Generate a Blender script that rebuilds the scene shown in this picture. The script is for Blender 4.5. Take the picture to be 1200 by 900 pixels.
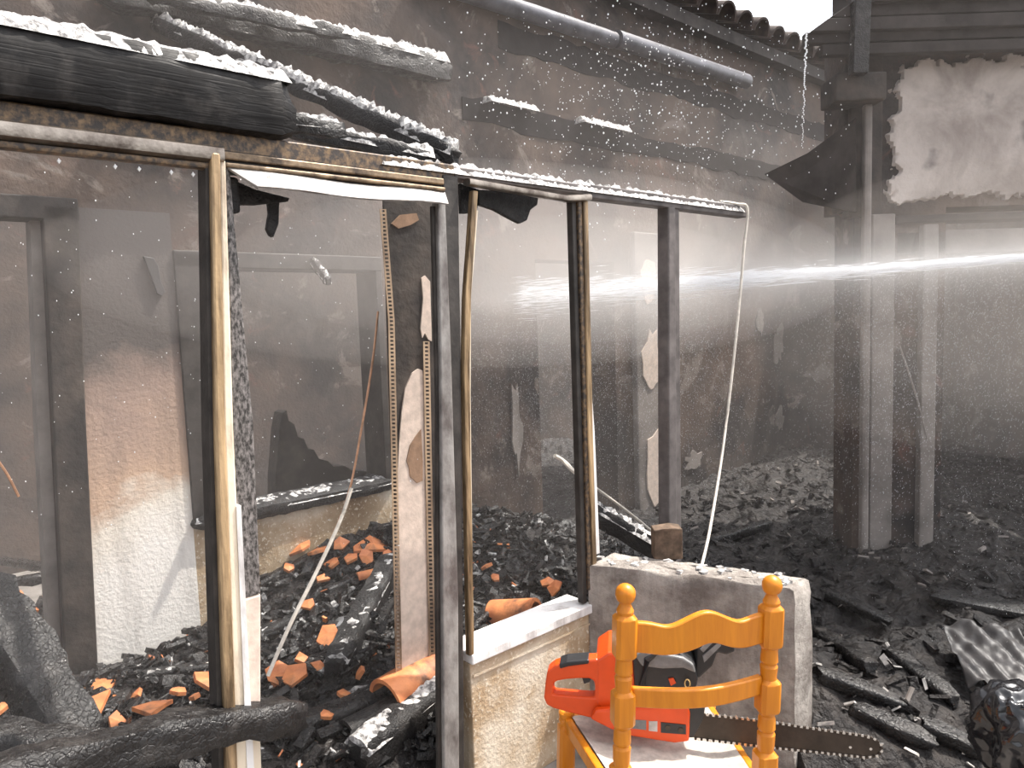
import bpy, bmesh, math, random
import numpy as np
from mathutils import Vector, Matrix, noise as mnoise

for o in list(bpy.data.objects):
    bpy.data.objects.remove(o)
scene = bpy.context.scene
COL = scene.collection

# ------------------------------------------------------------------ camera
FPX, PITCH, ROLL, EYE = 850.0, math.radians(5.2), math.radians(2.0), 1.65
Fv = Vector((0, math.cos(PITCH), -math.sin(PITCH)))
_r0 = Vector((1, 0, 0)); _u0 = Vector((0, math.sin(PITCH), math.cos(PITCH)))
Rv = math.cos(ROLL) * _r0 - math.sin(ROLL) * _u0
Uv = math.sin(ROLL) * _r0 + math.cos(ROLL) * _u0
CAM = Vector((0, 0, EYE))
cd = bpy.data.cameras.new('camera')
cd.sensor_width = 36.0
cd.lens = FPX / 1200 * 36.0
cd.clip_start = 0.02
cam = bpy.data.objects.new('camera', cd)
COL.objects.link(cam)
mw = Matrix.Identity(4)
for i in range(3):
    mw[i][0], mw[i][1], mw[i][2], mw[i][3] = Rv[i], Uv[i], -Fv[i], CAM[i]
cam.matrix_world = mw
scene.camera = cam

# ------------------------------------------------------------------ sky, sun, exposure
SUN_TO = Vector((0.47, 0.17, 0.866)).normalized()
w = bpy.data.worlds.new('world'); scene.world = w
w.use_nodes = True
wn = w.node_tree
bgn = wn.nodes['Background']
sky = wn.nodes.new('ShaderNodeTexSky')
sky.sky_type = 'NISHITA'
sky.sun_disc = False
sky.sun_elevation = math.asin(SUN_TO.z)
sky.sun_rotation = math.atan2(SUN_TO.x, SUN_TO.y)
sky.air_density = 0.8
sky.dust_density = 4.0
hs = wn.nodes.new('ShaderNodeHueSaturation'); hs.inputs['Saturation'].default_value = 0.22   # thin white smoke haze veils the blue
wn.links.new(sky.outputs[0], hs.inputs['Color']); wn.links.new(hs.outputs[0], bgn.inputs[0])
bgn.inputs[1].default_value = 0.42
sl = bpy.data.lights.new('sun', 'SUN')
sl.energy = 7.5
sl.angle = math.radians(0.6)
sl.color = (1.0, 0.93, 0.84)
sun = bpy.data.objects.new('sun', sl)
COL.objects.link(sun)
sun.rotation_euler = SUN_TO.to_track_quat('Z', 'Y').to_euler()
sun.location = (3, 1, 8)
vs = scene.view_settings
vs.view_transform = 'Standard'
vs.look = 'None'
vs.gamma = 1.0
vs.use_curve_mapping = False
vs.exposure = 0.0
scene.cycles.volume_bounces = 2
scene.cycles.max_bounces = 8

# ------------------------------------------------------------------ pixel and plane helpers
UU = Vector((0.748, 0.664, 0)).normalized()      # along the partition, to the far end
NN = Vector((UU.y, -UU.x, 0))                    # out of the partition, to the courtyard
A0 = Vector((-0.172, 2.315, 0))
def ray(x, y): return Fv + Rv * ((x - 600) / FPX) - Uv * ((y - 450) / FPX)
def PZ(x, y, z): d = ray(x, y); return CAM + d * ((z - EYE) / d.z)
def PY(x, y, Y): d = ray(x, y); return CAM + d * (Y / d.y)
def PP(x, y, o=0.0):
    d = ray(x, y); return CAM + d * ((A0 + NN * o - CAM).dot(NN) / d.dot(NN))
def W(s, z, o=0.0): return A0 + UU * s + NN * o + Vector((0, 0, z))
def SZ(x, y, o=0.0):
    p = PP(x, y, o); return (p - A0).dot(UU), p.z
BO = -1.56                                        # the back wall's offset behind the partition

# ------------------------------------------------------------------ materials
class NT:
    def __init__(s, name):
        s.m = bpy.data.materials.new(name); s.m.use_nodes = True
        s.t = s.m.node_tree; s.b = s.t.nodes['Principled BSDF']
        s.co = s.t.nodes.new('ShaderNodeTexCoord').outputs['Object']
    def set(s, sock, v):
        if isinstance(v, bpy.types.NodeSocket): s.t.links.new(v, sock)
        elif isinstance(v, (tuple, list)) and len(v) == 3 and sock.type == 'RGBA': sock.default_value = (*v, 1)
        else: sock.default_value = v
    def inp(s, **k):
        names = dict(color='Base Color', rough='Roughness', metal='Metallic', spec='Specular IOR Level', normal='Normal', coat='Coat Weight', alpha='Alpha', trans='Transmission Weight')
        for a, v in k.items(): s.set(s.b.inputs[names[a]], v)
        return s
    def scale(s, sc, co=None):
        n = s.t.nodes.new('ShaderNodeMapping'); s.t.links.new(co or s.co, n.inputs[0]); n.inputs['Scale'].default_value = sc
        return n.outputs[0]
    def noise(s, scale, detail=4, rough=0.55, co=None, dist=0.0):
        n = s.t.nodes.new('ShaderNodeTexNoise'); s.t.links.new(co or s.co, n.inputs['Vector'])
        n.inputs['Scale'].default_value = scale; n.inputs['Detail'].default_value = detail
        n.inputs['Roughness'].default_value = rough; n.inputs['Distortion'].default_value = dist
        return n.outputs['Fac']
    def voro(s, scale, feat='F1', co=None, rnd=1.0):
        n = s.t.nodes.new('ShaderNodeTexVoronoi'); s.t.links.new(co or s.co, n.inputs['Vector'])
        n.feature = feat; n.inputs['Scale'].default_value = scale; n.inputs['Randomness'].default_value = rnd
        return n.outputs['Distance']
    def ramp(s, fac, *stops):
        n = s.t.nodes.new('ShaderNodeValToRGB'); s.t.links.new(fac, n.inputs[0])
        e = n.color_ramp.elements
        while len(e) < len(stops): e.new(0.5)
        for k, (p, c) in enumerate(stops):
            e[k].position = p
            e[k].color = (c, c, c, 1) if isinstance(c, (int, float)) else (*c, 1)
        return n.outputs[0]
    def mix(s, fac, a, b):
        n = s.t.nodes.new('ShaderNodeMix'); n.data_type = 'RGBA'
        s.set(n.inputs[0], fac); s.set(n.inputs[6], a); s.set(n.inputs[7], b)
        return n.outputs[2]
    def math(s, op, a, b=0.0, clamp=False):
        n = s.t.nodes.new('ShaderNodeMath'); n.operation = op; n.use_clamp = clamp
        s.set(n.inputs[0], a); s.set(n.inputs[1], b)
        return n.outputs[0]
    def xyz(s, k):
        n = s.t.nodes.new('ShaderNodeSeparateXYZ'); s.t.links.new(s.co, n.inputs[0]); return n.outputs[k]
    def dot(s, v):
        n = s.t.nodes.new('ShaderNodeVectorMath'); n.operation = 'DOT_PRODUCT'
        s.t.links.new(s.co, n.inputs[0]); n.inputs[1].default_value = v; return n.outputs['Value']
    def bump(s, h, strength=0.5, dist=0.01):
        n = s.t.nodes.new('ShaderNodeBump'); s.t.links.new(h, n.inputs['Height'])
        n.inputs['Strength'].default_value = strength; n.inputs['Distance'].default_value = dist
        s.t.links.new(n.outputs[0], s.b.inputs['Normal']); return s

MAT = {}
def m_char(name='charred_wood', grain=None, gloss=0.35):
    n = NT(name)
    co = n.co
    if grain:
        cx = n.t.nodes.new('ShaderNodeCombineXYZ')
        n.t.links.new(n.dot(grain), cx.inputs[0]); n.t.links.new(n.dot((grain[1], -grain[0], 0)), cx.inputs[1]); n.t.links.new(n.xyz(2), cx.inputs[2])
        co = n.scale((0.03, 1, 1), cx.outputs[0])
    wn_ = n.t.nodes.new('ShaderNodeTexNoise'); wn_.inputs['Scale'].default_value = 30; wn_.inputs['Detail'].default_value = 3; n.t.links.new(co, wn_.inputs['Vector'])
    wm_ = n.t.nodes.new('ShaderNodeVectorMath'); wm_.operation = 'MULTIPLY_ADD'; n.t.links.new(wn_.outputs['Color'], wm_.inputs[0]); wm_.inputs[1].default_value = (0.03, 0.03, 0.03); n.t.links.new(co, wm_.inputs[2])
    v = n.voro(58, 'DISTANCE_TO_EDGE', co=wm_.outputs[0]); nz = n.noise(75, 6, 0.65, co=co)
    c = n.mix(n.ramp(n.noise(14, 5, 0.65), (0.5, 0), (0.8, 1)), (0.010, 0.009, 0.009), (0.05, 0.045, 0.042))
    n.inp(color=c, rough=n.ramp(n.noise(40, 3), (0.3, gloss), (0.7, gloss + 0.35)), spec=0.2 if grain else 0.42)
    h = n.math('ADD', n.ramp(v, (0.0, 0.0), (0.16, 0.45)), n.math('MULTIPLY', nz, 1.5))
    n.bump(h, 0.25 if grain else 0.7, 0.004); return n.m
def m_ash():  # ash colour; on upper sides its paleness also paints the sunlight
    n = NT('ash_and_sunlit_tops')
    c = n.mix(n.ramp(n.noise(45, 5), (0.38, 0), (0.6, 1)), (0.10, 0.095, 0.095), (0.62, 0.60, 0.58))
    n.inp(color=c, rough=0.45, spec=0.5); n.bump(n.noise(90, 5), 0.8, 0.01); return n.m
def m_rubble():
    n = NT('charcoal_rubble')
    v = n.voro(22, 'DISTANCE_TO_EDGE')
    c = n.mix(n.ramp(n.noise(9, 6, 0.65), (0.45, 0), (0.72, 1)), (0.011, 0.009, 0.009), (0.042, 0.035, 0.031))
    n.inp(color=c, rough=n.ramp(n.noise(30, 4), (0.35, 0.35), (0.65, 0.85)), spec=0.35)
    n.bump(n.math('ADD', v, n.noise(55, 5)), 0.9, 0.02); return n.m
def m_backwall():
    """smoke-stained plaster: soot grows upward in tongues, worn pale patches low down"""
    n = NT('smoke_stained_plaster')
    z = n.xyz(2)
    big = n.noise(1.3, 5, 0.6); mid = n.noise(5, 6, 0.65, dist=0.4); fine = n.noise(40, 4)
    soot = n.mix(n.ramp(mid, (0.35, 0), (0.7, 1)), (0.022, 0.019, 0.018), (0.10, 0.084, 0.078))
    soot = n.mix(n.ramp(n.noise(0.9, 6, 0.7, dist=1.0), (0.42, 0), (0.60, 1)), soot, (0.015, 0.014, 0.015))
    brown = n.mix(n.ramp(big, (0.4, 0), (0.62, 1)), soot, (0.105, 0.074, 0.058))
    brown = n.mix(n.math('MULTIPLY', n.ramp(n.noise(3.7, 6, 0.7, dist=1.2), (0.60, 0), (0.68, 1)), 0.7), brown, (0.13, 0.065, 0.05))
    pale = n.ramp(n.noise(2.6, 7, 0.7, dist=0.8), (0.57, 0), (0.63, 1))
    c = n.mix(n.math('MULTIPLY', pale, 0.75), brown, (0.19, 0.16, 0.14))
    n.inp(color=c, rough=0.85, spec=0.2); n.bump(n.math('ADD', mid, n.math('MULTIPLY', fine, 0.5)), 0.5, 0.02); return n.m
def m_leftwall():
    n = NT('plaster_scorched_sun_patch')
    z = n.xyz(2); s = n.dot((UU.x, UU.y, 0))
    nz = n.noise(4, 6, 0.6, dist=0.3)
    edge = n.math('ADD', z, n.math('MULTIPLY', n.math('SUBTRACT', nz, 0.5), 0.55))
    edge = n.math('ADD', edge, n.math('MULTIPLY', s, -0.30))
    # s runs about .82..1.12 there
    c = n.ramp(n.math('MULTIPLY', edge, 0.5), (0.18, (0.80, 0.76, 0.71)), (0.30, (0.74, 0.67, 0.58)), (0.36, (0.52, 0.36, 0.26)), (0.54, (0.34, 0.245, 0.20)), (0.66, (0.10, 0.088, 0.082)))  # sunlit patch with slanted edge painted pale low down, scorching above
    streak = n.ramp(n.noise(3, 5, 0.6, co=n.scale((4, 4, 0.6))), (0.5, 0), (0.75, 1))
    c = n.mix(n.math('MULTIPLY', streak, 0.35), c, (0.12, 0.10, 0.09))
    n.inp(color=c, rough=0.8, spec=0.2); n.bump(n.noise(60, 5), 0.4, 0.008); return n.m
def m_rightwall():
    n = NT('peeling_grey_plaster')
    mid = n.noise(2.4, 6, 0.65, dist=0.5)
    c = n.mix(n.ramp(mid, (0.38, 0), (0.62, 1)), (0.30, 0.255, 0.23), (0.54, 0.475, 0.435))
    spot = n.ramp(n.noise(3.3, 4, 0.5), (0.62, 0), (0.72, 1))
    c = n.mix(spot, c, (0.14, 0.125, 0.12))
    n.inp(color=c, rough=0.9, spec=0.15); n.bump(n.noise(14, 7, 0.65), 0.6, 0.02); return n.m
def m_plain(name, col, rough=0.6, metal=0.0, spec=0.4, var=0.25, scale=12, bump=0.3, bscale=60, dark=None):
    n = NT(name)
    d = dark if dark else tuple(x * (1 - var * 2) for x in col)
    n.inp(color=n.mix(n.ramp(n.noise(scale, 5, 0.6), (0.35, 0), (0.65, 1)), d, col), rough=rough, metal=metal, spec=spec)
    if bump: n.bump(n.noise(bscale, 4), bump, 0.004)
    return n.m
def m_metal(name, col, soot=(0.03, 0.025, 0.022), lo=0.42, hi=0.62, metal=0.55, rough=0.42, sz=0.25, scale=9):
    """scorched painted frame: soot in streaks along the height"""
    n = NT(name)
    f = n.ramp(n.noise(scale, 6, 0.65, co=n.scale((1, 1, sz))), (lo, 0), (hi, 1))
    n.inp(color=n.mix(f, soot, col), rough=rough, metal=metal, spec=0.5)
    n.bump(n.noise(70, 4), 0.35, 0.003); return n.m
def m_concrete():
    n = NT('chipped_white_concrete')
    mid = n.noise(7, 7, 0.65)
    streak = n.ramp(n.noise(5, 5, 0.6, co=n.scale((5, 5, 0.8))), (0.48, 0), (0.66, 1))
    c = n.mix(n.ramp(mid, (0.35, 0), (0.68, 1)), (0.22, 0.19, 0.17), (0.62, 0.57, 0.52))
    c = n.mix(n.math('MULTIPLY', streak, 0.45), c, (0.22, 0.19, 0.17))
    n.inp(color=c, rough=0.9, spec=0.2); n.bump(n.noise(42, 8, 0.75), 1.0, 0.02); return n.m
def m_stucco():
    n = NT('smoke_browned_stucco')
    c = n.ramp(n.noise(2.6, 5, 0.6), (0.36, (0.20, 0.125, 0.065)), (0.52, (0.42, 0.31, 0.20)), (0.66, (0.62, 0.55, 0.45)))
    v = n.noise(70, 3)
    n.inp(color=n.mix(n.ramp(v, (0.58, 0), (0.68, 1)), c, (0.66, 0.58, 0.46)), rough=0.8, spec=0.25)
    n.bump(v, 0.6, 0.006); return n.m
def m_wood():
    n = NT('orange_varnished_pine')
    g = n.noise(6, 5, 0.6, co=n.scale((6, 6, 0.7)), dist=0.6)
    n.inp(color=n.mix(n.ramp(g, (0.35, 0), (0.7, 1)), (0.52, 0.165, 0.008), (0.66, 0.235, 0.014)), rough=0.38, spec=0.35, coat=0.12)
    return n.m
def m_terra():
    n = NT('terracotta')
    c = n.mix(n.ramp(n.noise(10, 5), (0.35, 0), (0.65, 1)), (0.42, 0.13, 0.05), (0.72, 0.27, 0.10))
    soot = n.ramp(n.noise(6, 5, 0.6), (0.56, 0), (0.70, 1))
    n.inp(color=n.mix(n.math('MULTIPLY', soot, 0.85), c, (0.05, 0.035, 0.03)), rough=0.6, spec=0.4); n.bump(n.noise(80, 4), 0.3, 0.004); return n.m
def m_pillar():
    n = NT('pillar_blackened')
    n.inp(color=n.mix(n.ramp(n.noise(6, 5), (0.4, 0), (0.7, 1)), (0.022, 0.019, 0.018), (0.075, 0.06, 0.05)), rough=0.75, spec=0.3)
    n.bump(n.noise(35, 5), 0.5, 0.008); return n.m
def m_volume(name, density, col=(0.9, 0.88, 0.87), aniso=0.0):
    m = bpy.data.materials.new(name); m.use_nodes = True
    t = m.node_tree; t.nodes.remove(t.nodes['Principled BSDF'])
    vnode = t.nodes.new('ShaderNodeVolumeScatter'); vnode.inputs['Color'].default_value = (*col, 1)
    vnode.inputs['Density'].default_value = density; vnode.inputs['Anisotropy'].default_value = aniso
    t.links.new(vnode.outputs[0], t.nodes['Material Output'].inputs['Volume'])
    return m, t, vnode
def build_mats():
    MAT.update(char=m_char(), wetchar=m_char('wet_charcoal', None, 0.14), char_grain=m_char('charred_beam_wood', (UU.x, UU.y, 0)), ash=m_ash(), rubble=m_rubble(), backwall=m_backwall(), leftwall=m_leftwall(), rightwall=m_rightwall(),
        concrete=m_concrete(), stucco=m_stucco(), wood=m_wood(), terra=m_terra(), pillar=m_pillar())
    MAT['gold'] = m_metal('scorched_gold_frame', (0.56, 0.39, 0.22), soot=(0.10, 0.065, 0.035), metal=0.3, lo=0.40, hi=0.62, sz=0.10, scale=20)
    MAT['cream'] = m_metal('cream_painted_metal', (0.78, 0.68, 0.54), soot=(0.20, 0.13, 0.08), metal=0.1, lo=0.25, hi=0.5)
    MAT['white'] = m_metal('white_painted_metal', (0.80, 0.78, 0.77), soot=(0.26, 0.23, 0.22), metal=0.05, lo=0.30, hi=0.52)
    MAT['dirtywhite'] = m_metal('dirty_white_metal', (0.30, 0.285, 0.27), soot=(0.10, 0.085, 0.08), metal=0.05, lo=0.34, hi=0.60, sz=0.5, scale=12)
    MAT['glintchar'] = m_metal('charred_jamb_wet_glints', (0.34, 0.31, 0.30), soot=(0.025, 0.022, 0.02), metal=0.1, lo=0.40, hi=0.75, sz=0.5, scale=130)  # pale speckles paint wet reflections on the blackened jamb
    MAT['bronze'] = m_metal('smoked_bronze_bead', (0.34, 0.24, 0.15), soot=(0.07, 0.05, 0.035), metal=0.45, lo=0.35, hi=0.65, sz=1, scale=20)
    MAT['rail'] = m_metal('smoked_aluminium', (0.40, 0.35, 0.30), soot=(0.08, 0.06, 0.05), metal=0.85, lo=0.35, hi=0.65, rough=0.28, sz=1)
    MAT['rust'] = m_metal('rust_mottled_steel', (0.24, 0.155, 0.085), soot=(0.05, 0.04, 0.035), metal=0.35, lo=0.42, hi=0.68, sz=1, scale=55)
    MAT['dark'] = m_plain('sooted_shaded_frame', (0.06, 0.052, 0.047), 0.55, 0.3, 0.5, 0.3)  # soot, and the painted shade on unlit post flanks
    MAT['greypost'] = m_plain('sooted_grey_post', (0.17, 0.15, 0.145), 0.6, 0.1, 0.4, 0.25)
    MAT['plaster'] = m_plain('pale_pink_plaster', (0.66, 0.54, 0.46), 0.85, 0, 0.2, 0.12, 30)
    MAT['plaster_brown'] = m_plain('brown_scorched_render', (0.30, 0.19, 0.125), 0.85, 0, 0.2, 0.15, 30)
    MAT['burntwood'] = m_plain('burnt_brown_wood', (0.17, 0.115, 0.08), 0.8, 0, 0.3, 0.3, 25)
    MAT['soot'] = m_plain('matt_black_soot', (0.020, 0.018, 0.019), 0.95, 0, 0.08, 0.3, 9)
    MAT['bead'] = m_metal('rusty_bead', (0.50, 0.36, 0.24), soot=(0.10, 0.065, 0.045), metal=0.3, lo=0.35, hi=0.6)
    MAT['terra_soot_shade'] = m_plain('sooted_shaded_terracotta', (0.075, 0.048, 0.038), 0.75, 0, 0.3, 0.35, 8)  # dark from soot, and from backlit shade painted into the eave tiles
    MAT['soffit'] = m_plain('sooted_boards_and_shade', (0.050, 0.042, 0.039), 0.8, 0, 0.25, 0.3, 6)  # sooty boards; also colours the painted shadow gap over the opening
    MAT['pipe'] = m_plain('grey_blue_pipe', (0.12, 0.12, 0.14), 0.45, 0.2, 0.5, 0.25, 8)
    MAT['frame_pale'] = m_plain('pale_sooted_frame', (0.25, 0.22, 0.20), 0.7, 0, 0.3, 0.25, 4)
    MAT['floor'] = m_plain('grey_dirty_floor', (0.26, 0.235, 0.215), 0.85, 0, 0.25, 0.3, 5)
    MAT['paper'] = m_plain('pale_rubble', (0.62, 0.58, 0.54), 0.8, 0, 0.3, 0.3, 15)
    MAT['sheet'] = m_plain('grey_metal_sheet', (0.55, 0.55, 0.56), 0.3, 0.7, 0.5, 0.2, 8)
    MAT['saw'] = m_plain('orange_red_plastic', (0.74, 0.075, 0.006), 0.38, 0, 0.5, 0.08, 10, 0.08)
    MAT['saw_black'] = m_plain('black_plastic', (0.022, 0.022, 0.024), 0.42, 0, 0.5, 0.15, 30, 0.2)
    MAT['saw_grey'] = m_plain('grey_dusty_plastic', (0.22, 0.22, 0.22), 0.5, 0, 0.5, 0.2, 30)
    MAT['steel'] = m_plain('worn_bar_steel', (0.075, 0.058, 0.046), 0.5, 0.6, 0.5, 0.25, 10)
    MAT['bright'] = m_plain('bright_steel', (0.7, 0.68, 0.66), 0.25, 0.9, 0.5, 0.1, 30)
    MAT['brass'] = m_plain('brass', (0.75, 0.55, 0.25), 0.3, 0.9, 0.5, 0.1, 30)
    MAT['yellow'] = m_plain('yellow_plastic', (0.75, 0.68, 0.12), 0.5, 0, 0.5, 0.05, 30)
    MAT['rush'] = m_plain('dusty_pale_rush', (0.50, 0.46, 0.41), 0.8, 0, 0.25, 0.15, 40)
    MAT['copper'] = m_plain('burnt_copper_wire', (0.60, 0.33, 0.20), 0.4, 0.6, 0.5, 0.2, 30, 0)
    MAT['whitewire'] = m_plain('pale_wire', (0.74, 0.68, 0.60), 0.5, 0.1, 0.5, 0.15, 30, 0)
    MAT['bag'] = m_plain('black_plastic_film', (0.012, 0.012, 0.014), 0.12, 0, 0.8, 0.1, 10, 0)
    MAT['film'] = m_plain('grey_plastic_film', (0.06, 0.056, 0.056), 0.5, 0, 0.4, 0.2, 10)
    n = NT('water'); n.inp(color=(0.95, 0.96, 0.98), rough=0.12, spec=0.6); MAT['water'] = n.m
build_mats()

# ------------------------------------------------------------------ mesh helpers
class MB:
    def __init__(s): s.v = []; s.f = []
    def add(s, vs, fs):
        b = len(s.v); s.v += [Vector(x) for x in vs]; s.f += [tuple(b + i for i in f) for f in fs]; return s
    def hexa(s, c):   # 8 corners: bottom 4 ccw, top 4 ccw
        return s.add(c, [(3, 2, 1, 0), (4, 5, 6, 7), (0, 1, 5, 4), (1, 2, 6, 5), (2, 3, 7, 6), (3, 0, 4, 7)])
    def box(s, c, size, rot=None):
        c = Vector(c); hx, hy, hz = (x / 2 for x in size); R = rot or Matrix.Identity(3)
        return s.hexa([c + R @ Vector(p) for p in [(-hx, -hy, -hz), (hx, -hy, -hz), (hx, hy, -hz), (-hx, hy, -hz), (-hx, -hy, hz), (hx, -hy, hz), (hx, hy, hz), (-hx, hy, hz)]])
    def pbox(s, s0, s1, z0, z1, o0, o1):
        return s.hexa([W(s0, z0, o1), W(s1, z0, o1), W(s1, z0, o0), W(s0, z0, o0), W(s0, z1, o1), W(s1, z1, o1), W(s1, z1, o0), W(s0, z1, o0)])
    def rings(s, rs, caps=True):
        b = len(s.v); k = len(rs[0])
        for r in rs: s.v += [Vector(p) for p in r]
        for i in range(len(rs) - 1):
            for j in range(k):
                s.f.append((b + i * k + j, b + i * k + (j + 1) % k, b + (i + 1) * k + (j + 1) % k, b + (i + 1) * k + j))
        if caps:
            s.f.append(tuple(b + j for j in reversed(range(k)))); s.f.append(tuple(b + (len(rs) - 1) * k + j for j in range(k)))
        return s
    def pstrip(s, pts, o0, o1):   # pts: (z, s0, s1) from top to bottom
        return s.rings([[W(a, z, o0), W(a, z, o1), W(b, z, o1), W(b, z, o0)] for z, a, b in pts])
    def tube(s, pts, r, k=8):
        pts = [Vector(p) for p in pts]; rs = []
        for i, p in enumerate(pts):
            t = (pts[min(i + 1, len(pts) - 1)] - pts[max(i - 1, 0)]).normalized()
            a = t.cross(Vector((0.3, 0.1, 1)) if abs(t.z) < 0.9 else Vector((1, 0.2, 0))).normalized(); b = t.cross(a)
            rr = r[i] if isinstance(r, (list, tuple)) else r
            rs.append([p + a * (rr * math.cos(2 * math.pi * j / k)) + b * (rr * math.sin(2 * math.pi * j / k)) for j in range(k)])
        return s.rings(rs)
    def prism(s, pts, d):         # planar outline of 3D points extruded along vector d
        k = len(pts); pts = [Vector(p) for p in pts]
        b = len(s.v); s.v += pts + [p + Vector(d) for p in pts]
        s.f.append(tuple(b + j for j in reversed(range(k)))); s.f.append(tuple(b + k + j for j in range(k)))
        for j in range(k): s.f.append((b + j, b + (j + 1) % k, b + k + (j + 1) % k, b + k + j))
        return s
    def frame(s, outer, inner, d):  # ring between two outlines with the same count, extruded along d
        k = len(outer); d = Vector(d); b = len(s.v)
        s.v += [Vector(p) for p in outer] + [Vector(p) for p in inner] + [Vector(p) + d for p in outer] + [Vector(p) + d for p in inner]
        for j in range(k):
            q = (j + 1) % k
            s.f += [(b + j, b + k + j, b + k + q, b + q), (b + 2 * k + j, b + 2 * k + q, b + 3 * k + q, b + 3 * k + j),
                    (b + j, b + q, b + 2 * k + q, b + 2 * k + j), (b + k + j, b + 3 * k + j, b + 3 * k + q, b + k + q)]
        return s
    def lathe(s, prof, c, k=16, R=None):
        c = Vector(c); R = R or Matrix.Identity(3)
        return s.rings([[c + R @ Vector((r * math.cos(2 * math.pi * j / k), r * math.sin(2 * math.pi * j / k), z)) for j in range(k)] for r, z in prof])
    def build(s, name, mat, parent=None, base=None, smooth=False, bevel=0.0, seg=2, fix=True, angle=40):
        me = bpy.data.meshes.new(name)
        off = base if base is not None else (Vector(parent.get('_loc', (0, 0, 0))) if parent else Vector((0, 0, 0)))
        me.from_pydata([tuple(v - off) for v in s.v], [], s.f)
        me.materials.append(MAT[mat] if isinstance(mat, str) else mat)
        if fix:
            bm = bmesh.new(); bm.from_mesh(me); bmesh.ops.recalc_face_normals(bm, faces=bm.faces[:]); bm.to_mesh(me); bm.free()
        if smooth:
            for p in me.polygons: p.use_smooth = True
            me.set_sharp_from_angle(angle=math.radians(angle))
        o = bpy.data.objects.new(name, me); COL.objects.link(o)
        if parent: o.parent = parent
        if base is not None:
            o.location = base
        o['_loc'] = tuple(off)
        if bevel:
            md = o.modifiers.new('bevel', 'BEVEL'); md.width = bevel; md.segments = seg; md.limit_method = 'ANGLE'; md.angle_limit = math.radians(35)
        return o
def tag(o, label, cat, group=None, kind=None):
    o['label'] = label; o['category'] = cat
    if group: o['group'] = group
    if kind: o['kind'] = kind
    return o
def thing(name, label, cat, loc, group=None, kind=None):
    o = bpy.data.objects.new(name, None); COL.objects.link(o); o.empty_display_size = 0.05
    o.location = loc; o['_loc'] = tuple(loc); return tag(o, label, cat, group, kind)
def struct(o, label=None, cat=None):
    o['kind'] = 'structure'
    if label: o['label'] = label
    if cat: o['category'] = cat
    return o
def nz(p, f, seed=0.0): return mnoise.noise(Vector((p[0] * f + seed * 7.3, p[1] * f - seed * 3.1, p[2] * f + seed * 1.7)))

def char_log(mb, p0, p1, wd, ht, seed, amp=0.012, taper=(1, 1), k=18, step=0.03, rag=True, bow=0.0):
    p0, p1 = Vector(p0), Vector(p1); L = (p1 - p0).length; t = (p1 - p0) / L
    side = t.cross(Vector((0, 0, 1))).normalized() if abs(t.z) < 0.97 else Vector((1, 0, 0)); up = side.cross(t)
    n = max(5, int(L / step)); rs = []
    for i in range(n + 1):
        f = i / n; c = p0.lerp(p1, f) - up * (bow * 4 * f * (1 - f)); sc = taper[0] + (taper[1] - taper[0]) * f
        if rag and (i == 0 or i == n): sc *= 0.72
        r = []
        for j in range(k):
            a = 2 * math.pi * j / k + 0.22
            ca, sa = math.cos(a), math.sin(a); q = max(abs(ca), abs(sa)) ** 0.92
            p = c + side * (ca / q * wd / 2 * sc) + up * (sa / q * ht / 2 * sc)
            d = amp * (nz(p, 9, seed) + 0.7 * nz(p, 26, seed + 3))
            p = p + (side * ca + up * sa) * d
            if rag and i in (0, n): p = p + t * ((1 if i else -1) * 0.03 * (nz(p, 30, seed) + 0.3))
            r.append(p)
        rs.append(r)
    return mb.rings(rs), (p0, p1, t, side, up, L, taper, bow)
def sunlit_ash_top(info, wd, ht, seed, cover=0.5, thick=0.012, f0=0.0, f1=1.0, step=0.011, lift=0.0):  # pale ash layer that puts the sunlit look of upper sides into colour
    p0, p1, t, side, up, L, taper, bow = info
    n = max(6, int(L * (f1 - f0) / step)); m = 7; mb = MB(); vs, fs = [], []
    for i in range(n + 1):
        f = f0 + (f1 - f0) * i / n; sc = taper[0] + (taper[1] - taper[0]) * f
        for j in range(m):
            a = (j / (m - 1) - 0.5)
            p = p0.lerp(p1, f) - up * (bow * 4 * f * (1 - f)) + side * (a * wd * 1.02 * sc)
            h = nz(p, 34, seed + 9) * 0.9 + nz(p, 95, seed) * 0.8 + (cover - 0.5) * 1.6
            e = 1 - (2 * abs(a)) ** 4
            if i in (0, n): e = 0
            z = ht / 2 * sc + lift + thick * h * 1.5 * e - (1 - e) * 0.03
            vs.append(p + up * z)
    for i in range(n):
        for j in range(m - 1): fs.append((i * m + j, i * m + j + 1, (i + 1) * m + j + 1, (i + 1) * m + j))
    return mb.add(vs, fs)
def beam(name, label, p0, p1, wd, ht, seed, ash=0.55, amp=0.012, taper=(1, 1), group=None, thick=0.012, bow=0.0, cat='beam', f0=0.0, f1=1.0):
    base = (Vector(p0) + Vector(p1)) / 2
    mb, info = char_log(MB(), p0, p1, wd, ht, seed, amp, taper, bow=bow)
    if ash is None:
        return tag(mb.build(name, 'wetchar', base=base, smooth=True, angle=50), label, cat, group)
    r = thing(name, label, cat, base, group)
    mb.build('charred_timber', 'char_grain' if wd * ht > 0.02 and abs(p0[2] - p1[2]) < 0.02 else 'char', r, smooth=True, angle=50)
    o = sunlit_ash_top(info, wd, ht, seed, ash, thick, f0, f1).build('sunlit_ash_crust', 'ash', r, smooth=True, fix=False)
    o['label'] = 'pale ash layer that paints the sunlit upper side'
    return r

# ------------------------------------------------------------------ the setting: floor and walls
struct(MB().box((1.0, 4.0, -0.05), (16, 16, 0.1)).build('floor', 'floor'))

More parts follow.
